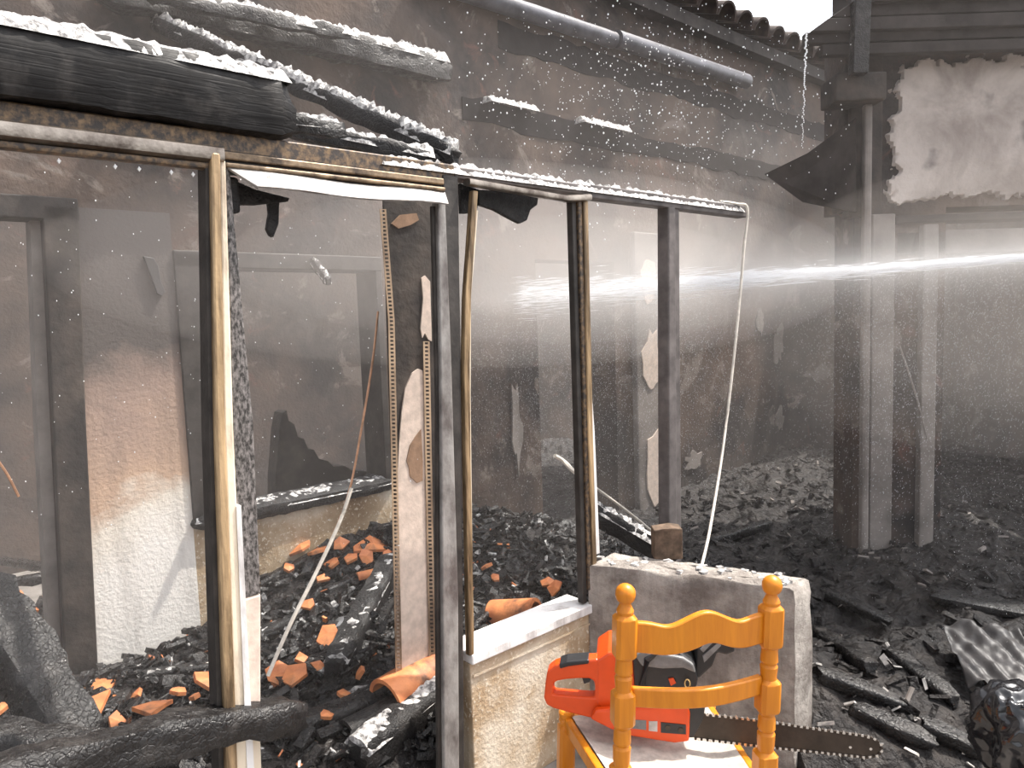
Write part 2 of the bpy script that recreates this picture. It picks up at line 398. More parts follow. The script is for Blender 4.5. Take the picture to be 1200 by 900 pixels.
def wall_segments(name, mat, segs, o0, o1, parts=()):
    mb = MB()
    for s0, s1, z0, z1 in segs: mb.pbox(s0, s1, z0, z1, o0, o1)
    return struct(mb.build(name, mat))
# back wall behind the veranda, with a doorway and a window
WB = struct(MB().pbox(-0.36, 0.70, 0.0, 0.74, BO - 0.22, BO).build('wall_back', 'stucco'), 'smoke blackened plaster wall behind the burnt veranda', 'wall')
def bsec(s0, s1, z0, z1, mat='backwall', name='wall_section', o0=BO - 0.22, o1=BO):
    return MB().pbox(s0, s1, z0, z1, o0, o1).build(name, mat, WB)
bsec(-2.6, -1.75, 0, 2.16); bsec(-2.6, 7.6, 2.16, 3.86); bsec(-0.36, 0.70, 1.99, 2.16)
bsec(0.70, 1.85, 0, 2.16); bsec(2.62, 7.6, 0, 2.16)
bsec(-0.80, -0.36, 0, 2.16, 'leftwall', 'pale_wall_section')
o = bsec(1.85, 2.62, 2.02, 2.16)
# rough ledge along the top of the lower wall and a higher moulding
def stripe(s0, s1, z0, h, seed, name):
    up_, dn_ = [], []; n = 60
    for k in range(n + 1):
        x = s0 + (s1 - s0) * k / n
        up_.append(W(x, z0 + h / 2 + 0.03 * nz((x, 0, 0), 4, seed) + 0.02 * nz((x, 0, 0), 15, seed), BO)); dn_.append(W(x, z0 - h / 2 + 0.03 * nz((x, 1, 0), 4, seed + 2) + 0.02 * nz((x, 0, 0), 17, seed), BO))
    return MB().prism(up_ + dn_[::-1], NN * 0.006).build(name, 'soot', WB)
stripe(1.30, 5.9, 2.88, 0.14, 2, 'charred_batten')
stripe(1.6, 6.2, 3.36, 0.16, 6, 'charred_batten')
for k, (a, b) in enumerate(((1.45, 1.85), (2.25, 2.75))):
    sunlit_ash_top((W(a, 2.9, BO + 0.03), W(b, 2.9, BO + 0.03), UU, UU.cross(Vector((0, 0, 1))), Vector((0, 0, 1)), b - a, (1, 1), 0), 0.12, 0.10, 3 + k, 0.75, 0.018).build('sunlit_ash_crust', 'ash', WB, smooth=True, fix=False)  # lit stretches of the ledge, painted as pale ash
# peeled pilaster and door casings on the back wall
x0 = 2.80; mb = MB().pbox(2.80, 3.29, 0.02, 2.24, BO, BO + 0.05)
mb.build('pilaster', 'frame_pale', WB, bevel=0.01)
mb = MB()
for (s0, s1, z0, z1) in ((2.84, 3.10, 1.0, 1.55), (2.86, 3.22, 0.05, 0.85), (2.84, 3.05, 1.7, 2.1)):
    pts = []
    for k in range(18):
        a = 2 * math.pi * k / 18; r = 0.8 + 0.35 * nz((math.cos(a), math.sin(a), s0), 2.5, z0)
        pts.append(W((s0 + s1) / 2 + (s1 - s0) / 2 * r * math.cos(a), (z0 + z1) / 2 + (z1 - z0) / 2 * r * math.sin(a), BO + 0.05))
    MB().prism(pts, NN * 0.008).build('plaster_patch', 'plaster', WB)
for cx, cy, rx, rz, sd in ((912, 405, 0.10, 0.24, 1), (936, 445, 0.09, 0.05, 2), (913, 490, 0.08, 0.13, 3), (835, 605, 0.17, 0.16, 4), (812, 540, 0.13, 0.08, 5), (605, 500, 0.05, 0.30, 6), (890, 375, 0.07, 0.1, 7)):
    s_, z_ = SZ(cx, cy, BO + 0.004); pts = []
    for k in range(20):
        a = 2 * math.pi * k / 20; r = 0.85 + 0.6 * nz((math.cos(a), math.sin(a), sd), 1.9, sd)
        pts.append(W(s_ + rx * r * math.cos(a), z_ + rz * r * math.sin(a), BO))
    MB().prism(pts, NN * 0.012).build('plaster_patch', 'frame_pale', WB)
MB().pbox(5.53, 5.70, 0.05, 2.45, BO, BO + 0.06).build('pilaster', 'frame_pale', WB, bevel=0.01)
# room beyond the doorway and window
struct(MB().pbox(-3.6, 7.6, 0, 3.0, BO - 2.7, BO - 2.6).build('wall_far', 'backwall'), 'sooty wall of the room beyond the doorway', 'wall')
# doorway casing, charred
D = struct(thing('door_1', 'charred dark door casing standing in the back wall', 'door', W(-0.8, 0, BO)))
MB().pstrip([(2.16, -0.84, -0.715), (1.3, -0.87, -0.755), (0.0, -0.92, -0.80)], BO - 0.10, BO + 0.03).build('door_jamb', 'pillar', D, bevel=0.006)
MB().pstrip([(2.12, -0.875, -0.84), (1.3, -0.915, -0.872), (0.0, -0.96, -0.92)], BO - 0.14, BO - 0.03).build('door_stop', 'frame_pale', D)
MB().pbox(-1.8, -0.715, 2.10, 2.19, BO - 0.1, BO + 0.03).build('door_head', 'pillar', D, bevel=0.006)
# window in the back wall: jambs, head, charred sill, inner sash
Wd = struct(thing('window_1', 'empty burnt window opening with charred sill in the back wall', 'window', W(0.17, 0.76, BO)))
MB().pbox(-0.36, -0.24, 0.76, 1.99, BO - 0.22, BO + 0.015).build('window_jamb', 'dark', Wd, bevel=0.005)
MB().pbox(0.66, 0.70, 0.76, 1.99, BO - 0.2, BO + 0.01).build('window_jamb', 'dark', Wd, bevel=0.005)
MB().pbox(-0.36, 0.70, 1.925, 2.0, BO - 0.2, BO + 0.015).build('window_head', 'dark', Wd, bevel=0.005)
mb, inf = char_log(MB(), W(-0.36, 0.765, BO - 0.06), W(0.70, 0.765, BO - 0.06), 0.20, 0.07, 8, 0.012)
q = mb.build('window_sill', 'char', Wd, smooth=True)
sunlit_ash_top(inf, 0.2, 0.07, 8, 0.55, 0.012).build('sunlit_ash_crust', 'ash', q, smooth=True, fix=False)  # the sill's sunlit top, painted as pale ash
s1_, zb_ = SZ(441, 560, BO - 0.18); s0_ = SZ(300, 560, BO - 0.18)[0]; st_ = SZ(436, 330, BO - 0.18)[0]
MB().pstrip([(1.92, s1_ - 0.045, s1_ - 0.015), (zb_, s1_ - 0.03, s1_)], BO - 0.20, BO - 0.17).build('inner_sash', 'frame_pale', Wd)
MB().pbox(s0_, s1_, zb_ - 0.03, zb_, BO - 0.20, BO - 0.17).build('inner_sash', 'frame_pale', Wd)
# remains seen through the window
pp_ = [(322, 640), (323, 560), (327, 505), (331, 484), (336, 481), (338, 493), (345, 497), (349, 512), (356, 514), (361, 526), (368, 527), (374, 538), (384, 540), (391, 547), (404, 546), (412, 551), (432, 553), (436, 640)]
pts_ = [PP(x, y, BO - 0.9) for x, y in pp_]
tag(MB().prism(pts_, NN * -0.12).build('burnt_cupboard', 'pillar', base=pts_[0]), 'broken burnt cupboard standing in the room beyond the window', 'cupboard')

# right wall: lintel panel over a wide opening, pier with pale posts
WR = struct(MB().box((2.15, 4.14, 1.1), (0.5, 0.24, 2.2)).build('wall_right', 'backwall'), 'plastered wall with a wide opening beyond the collapsed end', 'wall')
R0 = 4.0
def rect_px(x0, y0, x1, y1, Y, d, name, mat, parent, bevel=0.0):
    a, b = PY(x0, y1, Y), PY(x1, y0, Y)
    return MB().box(((a.x + b.x) / 2, Y + d / 2, (a.z + b.z) / 2), (abs(b.x - a.x), d, abs(b.z - a.z))).build(name, mat, parent, bevel=bevel)
MB().box((3.1, 4.16, 2.62), (2.5, 0.26, 0.9)).build('lintel_wall', 'backwall', WR)
g = MB(); nx, nzz = 190, 90; vs_, fs_ = [], []
for i in range(nx + 1):
    for j in range(nzz + 1):
        fx, fz = i / nx, j / nzz
        X = 2.06 + 2.0 * fx; Z = 2.18 + 0.80 * fz
        e = min(1, min(fx * 16, fz * 9, (1 - fz) * 7))
        rag = nz((X, 0, Z), 7, 2) * 0.55 + nz((X, 0, Z), 21, 4) * 0.4 + nz((X, 0, Z), 55, 4) * 0.2
        vs_.append((X, 4.035 - 0.03 * (-0.6 + 1.6 * max(0.0, min(1.0, (e - 0.35 - rag * 0.9) / 0.12))) - 0.004 * nz((X, 1, Z), 20, 3), Z))
for i in range(nx):
    for j in range(nzz):
        a = i * (nzz + 1) + j; fs_.append((a, a + 1, a + nzz + 2, a + nzz + 1))
g.add(vs_, fs_).build('plaster_coat', 'rightwall', WR, smooth=True)
rect_px(1018, 250, 1050, 700, 3.98, 0.06, 'post', 'frame_pale', WR, 0.008)
rect_px(1076, 262, 1101, 700, 3.97, 0.10, 'post', 'frame_pale', WR, 0.008)
rect_px(1009, 120, 1024, 700, 3.93, 0.05, 'pipe', 'frame_pale', WR, 0.015)
rect_px(1050, 262, 1330, 300, 4.02, 0.10, 'lintel_frame', 'frame_pale', WR, 0.008)
rect_px(1050, 243, 1330, 262, 3.99, 0.12, 'shadow_gap', 'soffit', WR, 0.008)  # dark strip painting the shadow gap under the plaster panel
rect_px(980, 83, 1040, 118, 3.85, 0.2, 'bracket', 'pillar', WR, 0.01)
rect_px(996, 60, 1036, 255, 4.00, 0.1, 'pier_face', 'pillar', WR, 0.01)
struct(MB().box((3.2, 7.0, 1.5), (5.0, 0.1, 3.0)).build('wall_room_back', 'backwall'), 'dark sooty wall deep behind the opening', 'wall')
struct(MB().box((4.3, 5.5, 1.5), (0.1, 3.2, 3.0)).build('wall_room_side', 'backwall'), 'sooty side wall behind the opening', 'wall')
# roof remains: tiled eave above the back wall, boarded soffit above the right wall
RF = struct(MB().pbox(1.2, 7.4, 3.80, 3.90, BO - 0.3, BO + 0.10).build('roof', 'soffit'), 'remaining clay tile eave above the back wall', 'roof')
tile_me = None
def barrel_mesh(r0, r1, L, th=0.014, k=10):
    mb = MB(); rs = []
    for f in (0, 0.5, 1):
        r = r0 + (r1 - r0) * f; ring = []
        for j in range(k + 1):
            a = math.pi * j / k; ring.append((r * math.cos(a), L * f, r * math.sin(a)))
        for j in reversed(range(k + 1)):
            a = math.pi * j / k; ring.append(((r - th) * math.cos(a), L * f, (r - th) * math.sin(a)))
        rs.append(ring)
    return mb.rings(rs)
tile_proto = barrel_mesh(0.125, 0.105, 0.46, 0.018).build('tile', 'terra_soot_shade', RF, smooth=True)
tm = tile_proto.data
ang = math.atan2(-NN.y, -NN.x) - math.pi / 2
cnt = 0
for row in range(2):
    for k in range(22):
        s_ = 1.5 + k * 0.262
        t_ = tile_proto if cnt == 0 else tile_proto.copy()
        if cnt: COL.objects.link(t_)
        t_.parent = RF
        t_.matrix_local = Matrix.Translation(W(s_, 3.93 + row * 0.13 + 0.01 * math.sin(k * 3.1), BO + 0.16 - row * 0.34)) @ Matrix.Rotation(ang + 0.05 * math.sin(k * 7), 4, 'Z') @ Matrix.Rotation(math.radians(20), 4, 'X')
        cnt += 1
SF = struct(MB().add([(1.90, 3.82, 3.34), (4.5, 3.82, 3.34), (4.5, 5.4, 3.80), (2.70, 5.4, 3.80), (1.90, 3.82, 3.39), (4.5, 3.82, 3.39), (4.5, 5.4, 3.85), (2.70, 5.4, 3.85)], [(3, 2, 1, 0), (4, 5, 6, 7), (0, 1, 5, 4), (1, 2, 6, 5), (2, 3, 7, 6), (3, 0, 4, 7)]).build('roof_eave', 'soffit'), 'sooty boarded eave above the plastered wall', 'eave')
xl_ = lambda y: 950 + max(0, 36 - y) * 1.45
ys_ = (-14, 4, 21, 38, 52, 66)
for k in range(5):
    y0, y1 = ys_[k], ys_[k + 1] - 1.2; Yb = 3.80 + 0.025 * (k % 2) + 0.012 * k
    ins = (0, 0, 0, -6, 14)[k]
    MB().prism([PY(xl_(y0) + ins, y0, Yb), PY(1330, y0 - 12, Yb), PY(1330, y1 - 12, Yb), PY(xl_(y1) + ins, y1, Yb)], Vector((0, 0.05, 0))).build('board', 'soffit', SF, bevel=0.004)
MB().box((3.0, 4.0, 3.17), (2.4, 0.16, 0.30)).build('wall_plate', 'soffit', SF)
MB().prism([PY(1003, -5, 3.78), PY(1022, -5, 3.78), PY(1018, 85, 3.78), PY(1000, 85, 3.78)], Vector((0, 0.06, 0))).build('rafter', 'char', SF, bevel=0.004)

# low parapet chunk of chipped white concrete
def rough_prism(foot, h, seed, amp=0.008, div=14, hd=14, topround=0.02):
    mb = MB(); ring = []
    for i in range(len(foot)):
        a, b = Vector(foot[i]), Vector(foot[(i + 1) % len(foot)])
        n = max(2, int((b - a).length / 0.035))
        for j in range(n): ring.append(a.lerp(b, j / n))
    c = sum(ring, Vector((0, 0, 0))) / len(ring); rs = []
    zs = [h * j / hd for j in range(hd)] + [h - topround * 0.4, h]
    for z in zs:
        r = []
        for p in ring:
            q = Vector((p.x, p.y, z)); d = (p - c); d.z = 0; d.normalize()
            inset = topround * (1.0 if z == h else 0.35 if z > h - topround else 0)
            q += d * (amp * (nz(q, 8, seed) + 0.6 * nz(q, 24, seed)) - inset)
            if z > h * 0.9: q.z += amp * 1.4 * nz(q, 10, seed + 2)
            r.append(q)
        rs.append(r)
    mb.rings(rs, caps=False)
    # top as fans of shrunken rings
    top = rs[-1]; prev = top
    for f in (0.66, 0.33):
        cur = []
        cc = sum(top, Vector((0, 0, 0))) / len(top)
        for p in top:
            # shrink across the thickness only
            t = (Vector(foot[1]) - Vector(foot[0])).normalized(); rel = p - cc
            al = t * rel.dot(t); q = cc + al * (1 - (1 - f) * 0.06) + (rel - al) * f; q.z = h + amp * 2.0 * nz(q, 14, seed + 5) + 0.004
            cur.append(q)
        mb.rings([prev, cur], caps=False); prev = cur
    mb.f.append(tuple(range(len(mb.v) - len(prev), len(mb.v))))
    return mb
LW = struct(rough_prism([(0.262, 2.700, 0), (0.935, 2.385, 0), (1.030, 2.480, 0), (0.372, 2.835, 0)], 0.70, 3, 0.007).build('wall_low', 'concrete', smooth=True, angle=55), 'chipped white concrete end of a low parapet wall', 'wall')
mb = MB()
for k in range(34):
    f = random.Random(k).random(); g_ = random.Random(k + 99).random()
    p = Vector((0.30, 2.745, 0.703)).lerp(Vector((0.95, 2.43, 0.703)), f) + Vector((0.06, 0.09, 0)) * (g_ - 0.3)
    rr = 0.006 + 0.012 * random.Random(k + 7).random()
    mb.box(p, (rr * 2, rr * 1.6, rr), Matrix.Rotation(k * 1.3, 3, 'Z'))
cr = mb.build('ash_crumbs', 'ash', LW); cr['kind'] = 'stuff'
# sill wall under the third bay
struct(MB().pbox(0.0, 0.60, 0, 0.51, -0.12, 0.0).build('wall_sill', 'stucco', bevel=0.004), 'browned stucco panel under the white sill', 'wall')
struct(MB().pbox(0.0, 0.60, 0.51, 0.545, -0.13, 0.015).build('trim_1', 'white', bevel=0.004), 'white metal sill on top of the browned stucco panel', 'sill')
MB().pbox(0.01, 0.585, 0.462, 0.470, 0.0, 0.006).build('drip_bead', 'stucco', bpy.data.objects['wall_sill'])

# ------------------------------------------------------------------ glazed partition without its glass
H = struct(MB().pbox(-2.3, 0.02, 2.085, 2.135, -0.07, 0.0).build('trim_2', 'rust', bevel=0.004), 'long rust mottled head rail over the glassless partition', 'rail')
MB().pstrip([(2.13, 0.02, 0.66), (2.095, 0.02, 0.66)], -0.07, 0.0).build('rail_section', 'greypost', H, bevel=0.004)
MB().pbox(0.66, 1.76, 2.085, 2.135, -0.06, 0.0).build('rail_section', 'greypost', H, bevel=0.004)
sunlit_ash_top((W(-0.25, 2.11, -0.035), W(1.72, 2.11, -0.035), UU, UU.cross(Vector((0, 0, 1))), Vector((0, 0, 1)), 1.97, (1, 1), 0), 0.085, 0.05, 21, 0.66, 0.014).build('sunlit_ash_crust', 'ash', H, smooth=True, fix=False)  # sunlit white along the rail top, painted as pale ash
MB().pbox(-0.705, -0.03, 2.066, 2.086, 0.0, 0.012).build('bead', 'bronze', H, bevel=0.004)
MB().pbox(-0.705, -0.03, 2.046, 2.058, 0.0, 0.018).build('bead', 'bronze', H, bevel=0.004)
MB().pbox(-0.705, -0.03, 2.040, 2.090, -0.05, 0.0).build('rail_section', 'dark', H)

W1 = struct(thing('window_2', 'scorched metal sash frame with a bright rounded top rail', 'window', W(-0.8, 0, 0)))
def rail(name, s0, z0, s1, z1, h, d, o, mat, parent):
    rs = []
    for k in range(9):
        f = k / 8; s_ = s0 + (s1 - s0) * f; z_ = z0 + (z1 - z0) * f + 0.0
        prof = []
        for j in range(10):
            a = 2 * math.pi * j / 10; q = max(abs(math.cos(a)), abs(math.sin(a))) ** 0.6
            prof.append(W(s_, z_ + math.sin(a) / q * h / 2, o + math.cos(a) / q * d / 2))
        rs.append(prof)
    return MB().rings(rs).build(name, mat, parent, smooth=True)
rail('top_rail', -2.2, 2.066, -0.712, 2.072, 0.042, 0.05, 0.012, 'rail', W1)
rail('top_rail_groove', -2.2, 2.036, -0.735, 2.044, 0.018, 0.035, 0.004, 'rust', W1)
MB().pstrip([(2.09, -0.752, -0.735), (1.4, -0.792, -0.775), (0.5, -0.83, -0.812), (0, -0.85, -0.832)], -0.035, 0.02).build('stile_shade_side', 'dark', W1)  # unlit left flank, its shade painted as a dark strip
MB().pstrip([(2.075, -0.745, -0.722), (1.4, -0.782, -0.757), (0.5, -0.818, -0.788), (0, -0.84, -0.81)], -0.01, 0.038).build('stile', 'gold', W1, bevel=0.006)
MB().pstrip([(2.06, -0.722, -0.706), (1.4, -0.757, -0.733), (0.9, -0.775, -0.745), (0, -0.81, -0.775)], -0.03, 0.026).build('stile', 'cream', W1, bevel=0.005)
D2 = struct(thing('door_2', 'door frame with blackened wooden jamb and loose white strip', 'door', W(-0.4, 0, 0)))
MB().pstrip([(2.05, -0.703, -0.690), (1.95, -0.706, -0.688), (1.4, -0.732, -0.674), (0.95, -0.742, -0.685)], -0.05, 0.008).build('jamb', 'glintchar', D2, bevel=0.006)
MB().pstrip([(0.95, -0.742, -0.685), (0.5, -0.747, -0.716), (0, -0.765, -0.73)], -0.05, 0.008).build('jamb', 'plaster', D2, bevel=0.006)
MB().pstrip([(1.20, -0.742, -0.730), (0.5, -0.762, -0.744), (0, -0.78, -0.76)], -0.01, 0.03).build('jamb_strip', 'white', D2)
MB().pstrip([(0.62, -0.745, -0.715), (0, -0.77, -0.735)], -0.01, 0.014).build('jamb_foot', 'cream', D2)
rs = []
for k in range(13):   # bent white cover strip under the head rail
    f = k / 12; s_ = -0.698 + 0.668 * f; sag = 0.004 * math.sin(f * 9)
    sk = 0.045 * (1 - f) if f < 0.08 else 0
    zt, zb = 2.046 - 0.004 * f + sag, 1.996 + 0.004 * f + sag
    rs.append([W(s_, zt, 0.012), W(s_ + (0.055 if k == 0 else 0) - (0.02 if k == 12 else 0), zb, 0.055), W(s_ + (0.055 if k == 0 else 0) - (0.02 if k == 12 else 0), zb - 0.004, 0.052), W(s_, zt - 0.004, 0.009)])
MB().rings(rs).build('cover_strip', 'dirtywhite', D2)
MB().pbox(-0.70, -0.662, 1.94, 2.03, -0.04, -0.01).build('jamb_remnant', 'char', D2, bevel=0.008)
MB().pstrip([(2.0, -0.072, -0.060), (1.4, -0.087, -0.075), (0.75, -0.122, -0.108), (0, -0.155, -0.14)], -0.012, 0.0).build('jamb', 'dark', D2)
MB().pstrip([(2.03, -0.060, -0.030), (1.5, -0.075, -0.033), (0.75, -0.108, -0.046), (0, -0.14, -0.08)], -0.02, 0.014).build('jamb', 'dirtywhite', D2, bevel=0.004)
W2 = struct(thing('window_3', 'empty sash frame with bent top rail above the white sill', 'window', W(0.3, 0.54, 0)))
MB().pstrip([(2.10, -0.030, 0.032), (1.5, -0.033, 0.012), (0.75, -0.046, -0.018), (0, -0.08, -0.05)], -0.06, 0.004).build('post', 'dark', W2, bevel=0.005)
MB().pstrip([(2.06, 0.082, 0.104), (1.9, 0.060, 0.082), (1.72, 0.034, 0.058), (1.5, 0.018, 0.042), (1.2, 0.008, 0.030), (0.9, 0.0, 0.022), (0.545, -0.01, 0.012)], -0.01, 0.012).build('bent_bead', 'gold', W2, bevel=0.003)
MB().pstrip([(2.0, 0.104, 0.110), (1.72, 0.058, 0.066), (1.4, 0.038, 0.048), (0.545, 0.012, 0.017)], -0.03, 0.0).build('bent_bead', 'cream', W2)
rail('top_rail', 0.055, 2.082, 0.50, 2.066, 0.024, 0.035, 0.016, 'rail', W2)
rail('top_rail', 0.50, 2.066, 0.625, 2.080, 0.026, 0.035, 0.016, 'rail', W2)
MB().pstrip([(2.07, 0.552, 0.575), (0.55, 0.555, 0.578)], -0.030, 0.0).build('post', 'dark', W2, bevel=0.004)  # unlit left flank of the post, shade painted dark
MB().pstrip([(2.07, 0.575, 0.596), (0.60, 0.578, 0.598)], -0.02, 0.010).build('post', 'rust', W2, bevel=0.004)
MB().pstrip([(2.07, 0.596, 0.622), (1.2, 0.592, 0.618), (0.60, 0.598, 0.622)], -0.05, 0.016).build('post_cover', 'gold', W2, bevel=0.004)
MB().pstrip([(1.58, 0.624, 0.632), (1.2, 0.626, 0.660), (0.72, 0.630, 0.672)], -0.03, -0.015).build('loose_strip', 'white', W2)
W3 = struct(thing('window_4', 'grey sooty post carrying the bare far end of the head rail', 'window', W(1.17, 0, 0)))
MB().pstrip([(2.09, 1.135, 1.185), (0, 1.09, 1.15)], -0.06, 0.0).build('post', 'greypost', W3, bevel=0.006)
MB().pstrip([(2.09, 1.185, 1.225), (0, 1.15, 1.20)], -0.06, -0.01).build('post', 'greypost', W3, bevel=0.006)

# plaster pillar behind the partition
PO = -0.36
def sp(x, y): return SZ(x, y, PO)
PL = struct(thing('pillar', 'blackened plaster pillar with peeling lower render and perforated metal corners', 'pillar', W(0.0, 0, PO)))
ptop, pm, pb = [], [], []
def pill(z):
    # edges from the photograph's leaning outline
    f = (2.05 - z) / 1.75
    a = SZ(447 + 18 * f, 240 + 560 * f, PO)[0]; b = SZ(506 + 8 * f, 240 + 560 * f, PO)[0]
    return a, b
rs = []
for z in (2.13, 1.6, 1.1, 0.6, 0.0):
    a, b = pill(z); rs.append((z, a + 0.004, b))
rr_ = []
for z, a, b in rs:
    pa, pb = W(a, z, PO), W(b, z, PO); va = Vector((pa.x, pa.y, 0)).normalized() * 0.22; vb = Vector((pb.x, pb.y, 0)).normalized() * 0.22
    rr_.append([pa + va, pa, pb, pb + vb])
MB().rings(rr_).build('pillar_core', 'pillar', PL, bevel=0.006)
def pxprism(pts, o, d, name, mat, parent): return MB().prism([PP(x, y, o) for x, y in pts], NN * d).build(name, mat, parent)
pxprism([(466, 842), (465, 760), (464, 640), (464, 570), (467, 520), (470, 482), (474, 455), (482, 437), (489, 432), (494, 434), (497, 450), (498, 500), (500, 560), (502, 700), (506, 842)], PO, 0.006, 'plaster_coat', 'plaster', PL)
pxprism([(476, 540), (480, 522), (486, 512), (493, 503), (495, 540), (495, 563), (488, 566), (480, 558), (479, 548)], PO + 0.006, 0.003, 'bare_patch', 'plaster_brown', PL)
pxprism([(493, 326), (497, 323), (503, 330), (505, 400), (501, 398), (497, 390), (494, 396), (492, 385), (495, 350)], PO, 0.006, 'plaster_coat', 'plaster', PL)
pxprism([(458, 262), (468, 252), (487, 250), (490, 258), (480, 264), (466, 268)], PO, 0.006, 'plaster_coat', 'plaster_brown', PL)
def bead_strip(x_of, y0, y1, wpx, o, name):
    """perforated metal angle: a ladder of small square frames with real holes"""
    root = MB(); n = int((y1 - y0) / 4.6)
    for k in range(n):
        ya, yb = y0 + (y1 - y0) * k / n, y0 + (y1 - y0) * (k + 1) / n
        xa, xb = x_of(ya), x_of(yb)
        O = [PP(xa, ya, o), PP(xa + wpx, ya, o), PP(xb + wpx, yb, o), PP(xb, yb, o)]
        c = (O[0] + O[1] + O[2] + O[3]) / 4
        I = [c + (p - c) * 0.52 for p in O]
        root.frame(O, I, NN * -0.002)
    q = root.build(name, 'bead', PL); return q
bead_strip(lambda y: 445 + 10 * min(1, (y - 245) / 130) + 9 * max(0, (y - 375) / 425), 245, 835, 7.5, PO + 0.012, 'corner_bead')
bead_strip(lambda y: 496 + 8 * (y - 400) / 430, 400, 835, 7.5, PO + 0.012, 'corner_bead')

# ------------------------------------------------------------------ charred rafters and beams overhead
beam('charred_beam', 'massive squared black beam resting on the head rail of the partition', W(-2.3, 2.222, -0.03), W(-0.53, 2.218, -0.03), 0.15, 0.165, 11, 1.15, 0.008, thick=0.010)
beam('charred_rafter', 'thin rafter with painted sunlit ash top slanting down onto the partition head rail', PP(183, 28, BO + 0.06), W(0.06, 2.175, -0.05), 0.055, 0.06, 12, 1.0, 0.010, thick=0.014)
_r = bpy.data.objects['charred_rafter']
q_ = _r.children[0].data
a_ = PP(316, 108, -0.75); MB().tube([a_ - Vector((0, 0, 0.06)), a_ + Vector((-0.02, 0, 0.08))], 0.003, 6).build('nail', 'steel', _r)
beam('charred_rafter', 'short burnt rafter stub lying beside the slanting thin rafter', PP(330, 150, -0.35), W(0.02, 2.17, -0.10), 0.07, 0.05, 13, 0.7, 0.012)
beam('charred_wall_plate', 'wall plate beam with painted sunlit ash top fixed high along the back wall', PP(120, -12, BO + 0.07), PP(520, 84, BO + 0.07), 0.13, 0.12, 14, 1.15, 0.016, thick=0.018)
beam('charred_rafter', 'rafter piece with painted sunlit ash top lying above the wall plate', PP(170, -6, BO + 0.20), PP(410, 42, BO + 0.18), 0.05, 0.05, 15, 0.75, 0.015)
beam('charred_rafter', 'small burnt stub end on the head rail by the big beam', PP(320, 145, -0.12), PP(395, 152, -0.14), 0.06, 0.05, 16, 0.75, 0.014)
beam('charred_lath', 'charred stick poking out of the window head', W(0.30, 1.965, BO + 0.02), PP(385, 330, BO + 0.30), 0.035, 0.04, 17, 0.6, 0.010)
tag(MB().tube([W(1.0, 3.50, BO + 0.06), W(2.6, 3.52, BO + 0.06)], 0.055, 12).build('gutter_pipe', 'pipe', base=W(1.8, 3.5, BO), smooth=True), 'long grey blue pipe running high along the back wall', 'pipe')
tag(MB().tube([W(2.62, 3.53, BO + 0.07), W(4.3, 3.555, BO + 0.07), W(4.32, 3.555, BO + 0.07)], [0.06, 0.06, 0.045], 12).build('gutter_pipe', 'pipe', base=W(3.4, 3.5, BO), smooth=True), 'grey pipe length ending open under the tiled eave', 'pipe')
# hanging shreds under the partition head
def shred(pts, o, label, name='charred_shred', mat='char', d=0.018):
    p = [PP(x, y, o) for x, y in pts]; b = sum(p, Vector()) / len(p)
    return tag(MB().prism(p, NN * -d).build(name, mat, base=b, bevel=0.003), label, 'shred')
shred([(560, 222), (632, 226), (630, 240), (622, 246), (618, 258), (610, 262), (598, 256), (580, 246), (562, 240)], -0.05, 'flap of black charred board hanging under the bent top rail')
shred([(262, 205), (300, 222), (340, 232), (338, 236), (300, 240), (276, 240), (268, 236)], -0.06, 'ragged black strip behind the white cover strip')
shred([(314, 230), (328, 232), (327, 262), (321, 278), (317, 276), (313, 268), (316, 250)], -0.065, 'narrow charred sliver dangling below the white cover strip')
shred([(540, 214), (562, 222), (560, 244), (548, 250), (541, 250)], -0.08, 'sooty scrap hanging at the top corner beside the dark post')
shred([(168, 300), (180, 302), (186, 312), (189, 330), (194, 342), (190, 347), (184, 344), (181, 334), (176, 322)], BO + 0.02, 'melted grey scrap stuck high on the pale wall', 'melted_scrap', 'film')
# fallen black sheet under the right roof corner
P1, P2, P3, P4 = PY(1003, 138, 3.9), PY(896, 204, 4.4), PY(940, 236, 4.3), PY(1003, 248, 3.9)
tag(MB().prism([P1, P1.lerp(P2, 0.5) - Vector((0, 0, 0.03)), P2, P3, P4], Vector((0.02, 0.04, 0))).build('charred_sheet', 'soffit', base=(P1 + P4) / 2), 'slanting black burnt sheet hanging in the wall corner', 'sheet')

# ------------------------------------------------------------------ rubble field
def so(x, y): v = Vector((x, y, 0)) - A0; return v.dot(UU), v.dot(NN)
def heap(x, y):
    s_, o_ = so(x, y)
    n1 = 0.5 * nz((x, y, 0), 2.2, 5) + 0.35 * nz((x, y, 0), 6, 6) + 0.22 * nz((x, y, 0), 14, 7)
    t = min(1.0, max(0.0, -o_ / 1.5))
    ver = 0.20 + 0.30 * t ** 1.4
    wl = 1 / (1 + math.exp((s_ + 0.25) * 9))             # lower by the pale wall
    ver = ver * (1 - wl) + 0.20 * wl
    if o_ < BO: ver = 0.18 + 0.12 * n1
    fall = 1 / (1 + math.exp((s_ - 1.7) * 4))
    right = 0.04 + 0.16 * min(1, max(0, (y - 2.3) / 1.2)) + 0.10 * max(0, min(1, (x - 1.4)))
    h = ver * fall + right * (1 - fall) + 0.13 * n1
    k = 1 / (1 + math.exp((o_ + 0.10) * 40)) if x < 0.95 else 1 / (1 + math.exp((2.35 - y) * 12))
    return h * k - 0.03 * (1 - k)
def heapz(x, y): return heap(x, y)
gx = np.arange(-2.6, 4.25, 0.04); gy = np.arange(1.1, 8.4, 0.04)
vs_ = []; fs_ = []
for x in gx:
    for y in gy: vs_.append((x, y, heap(x, y) + 0.03 * abs(nz((x, y, 0), 24, 9))))
ny = len(gy)
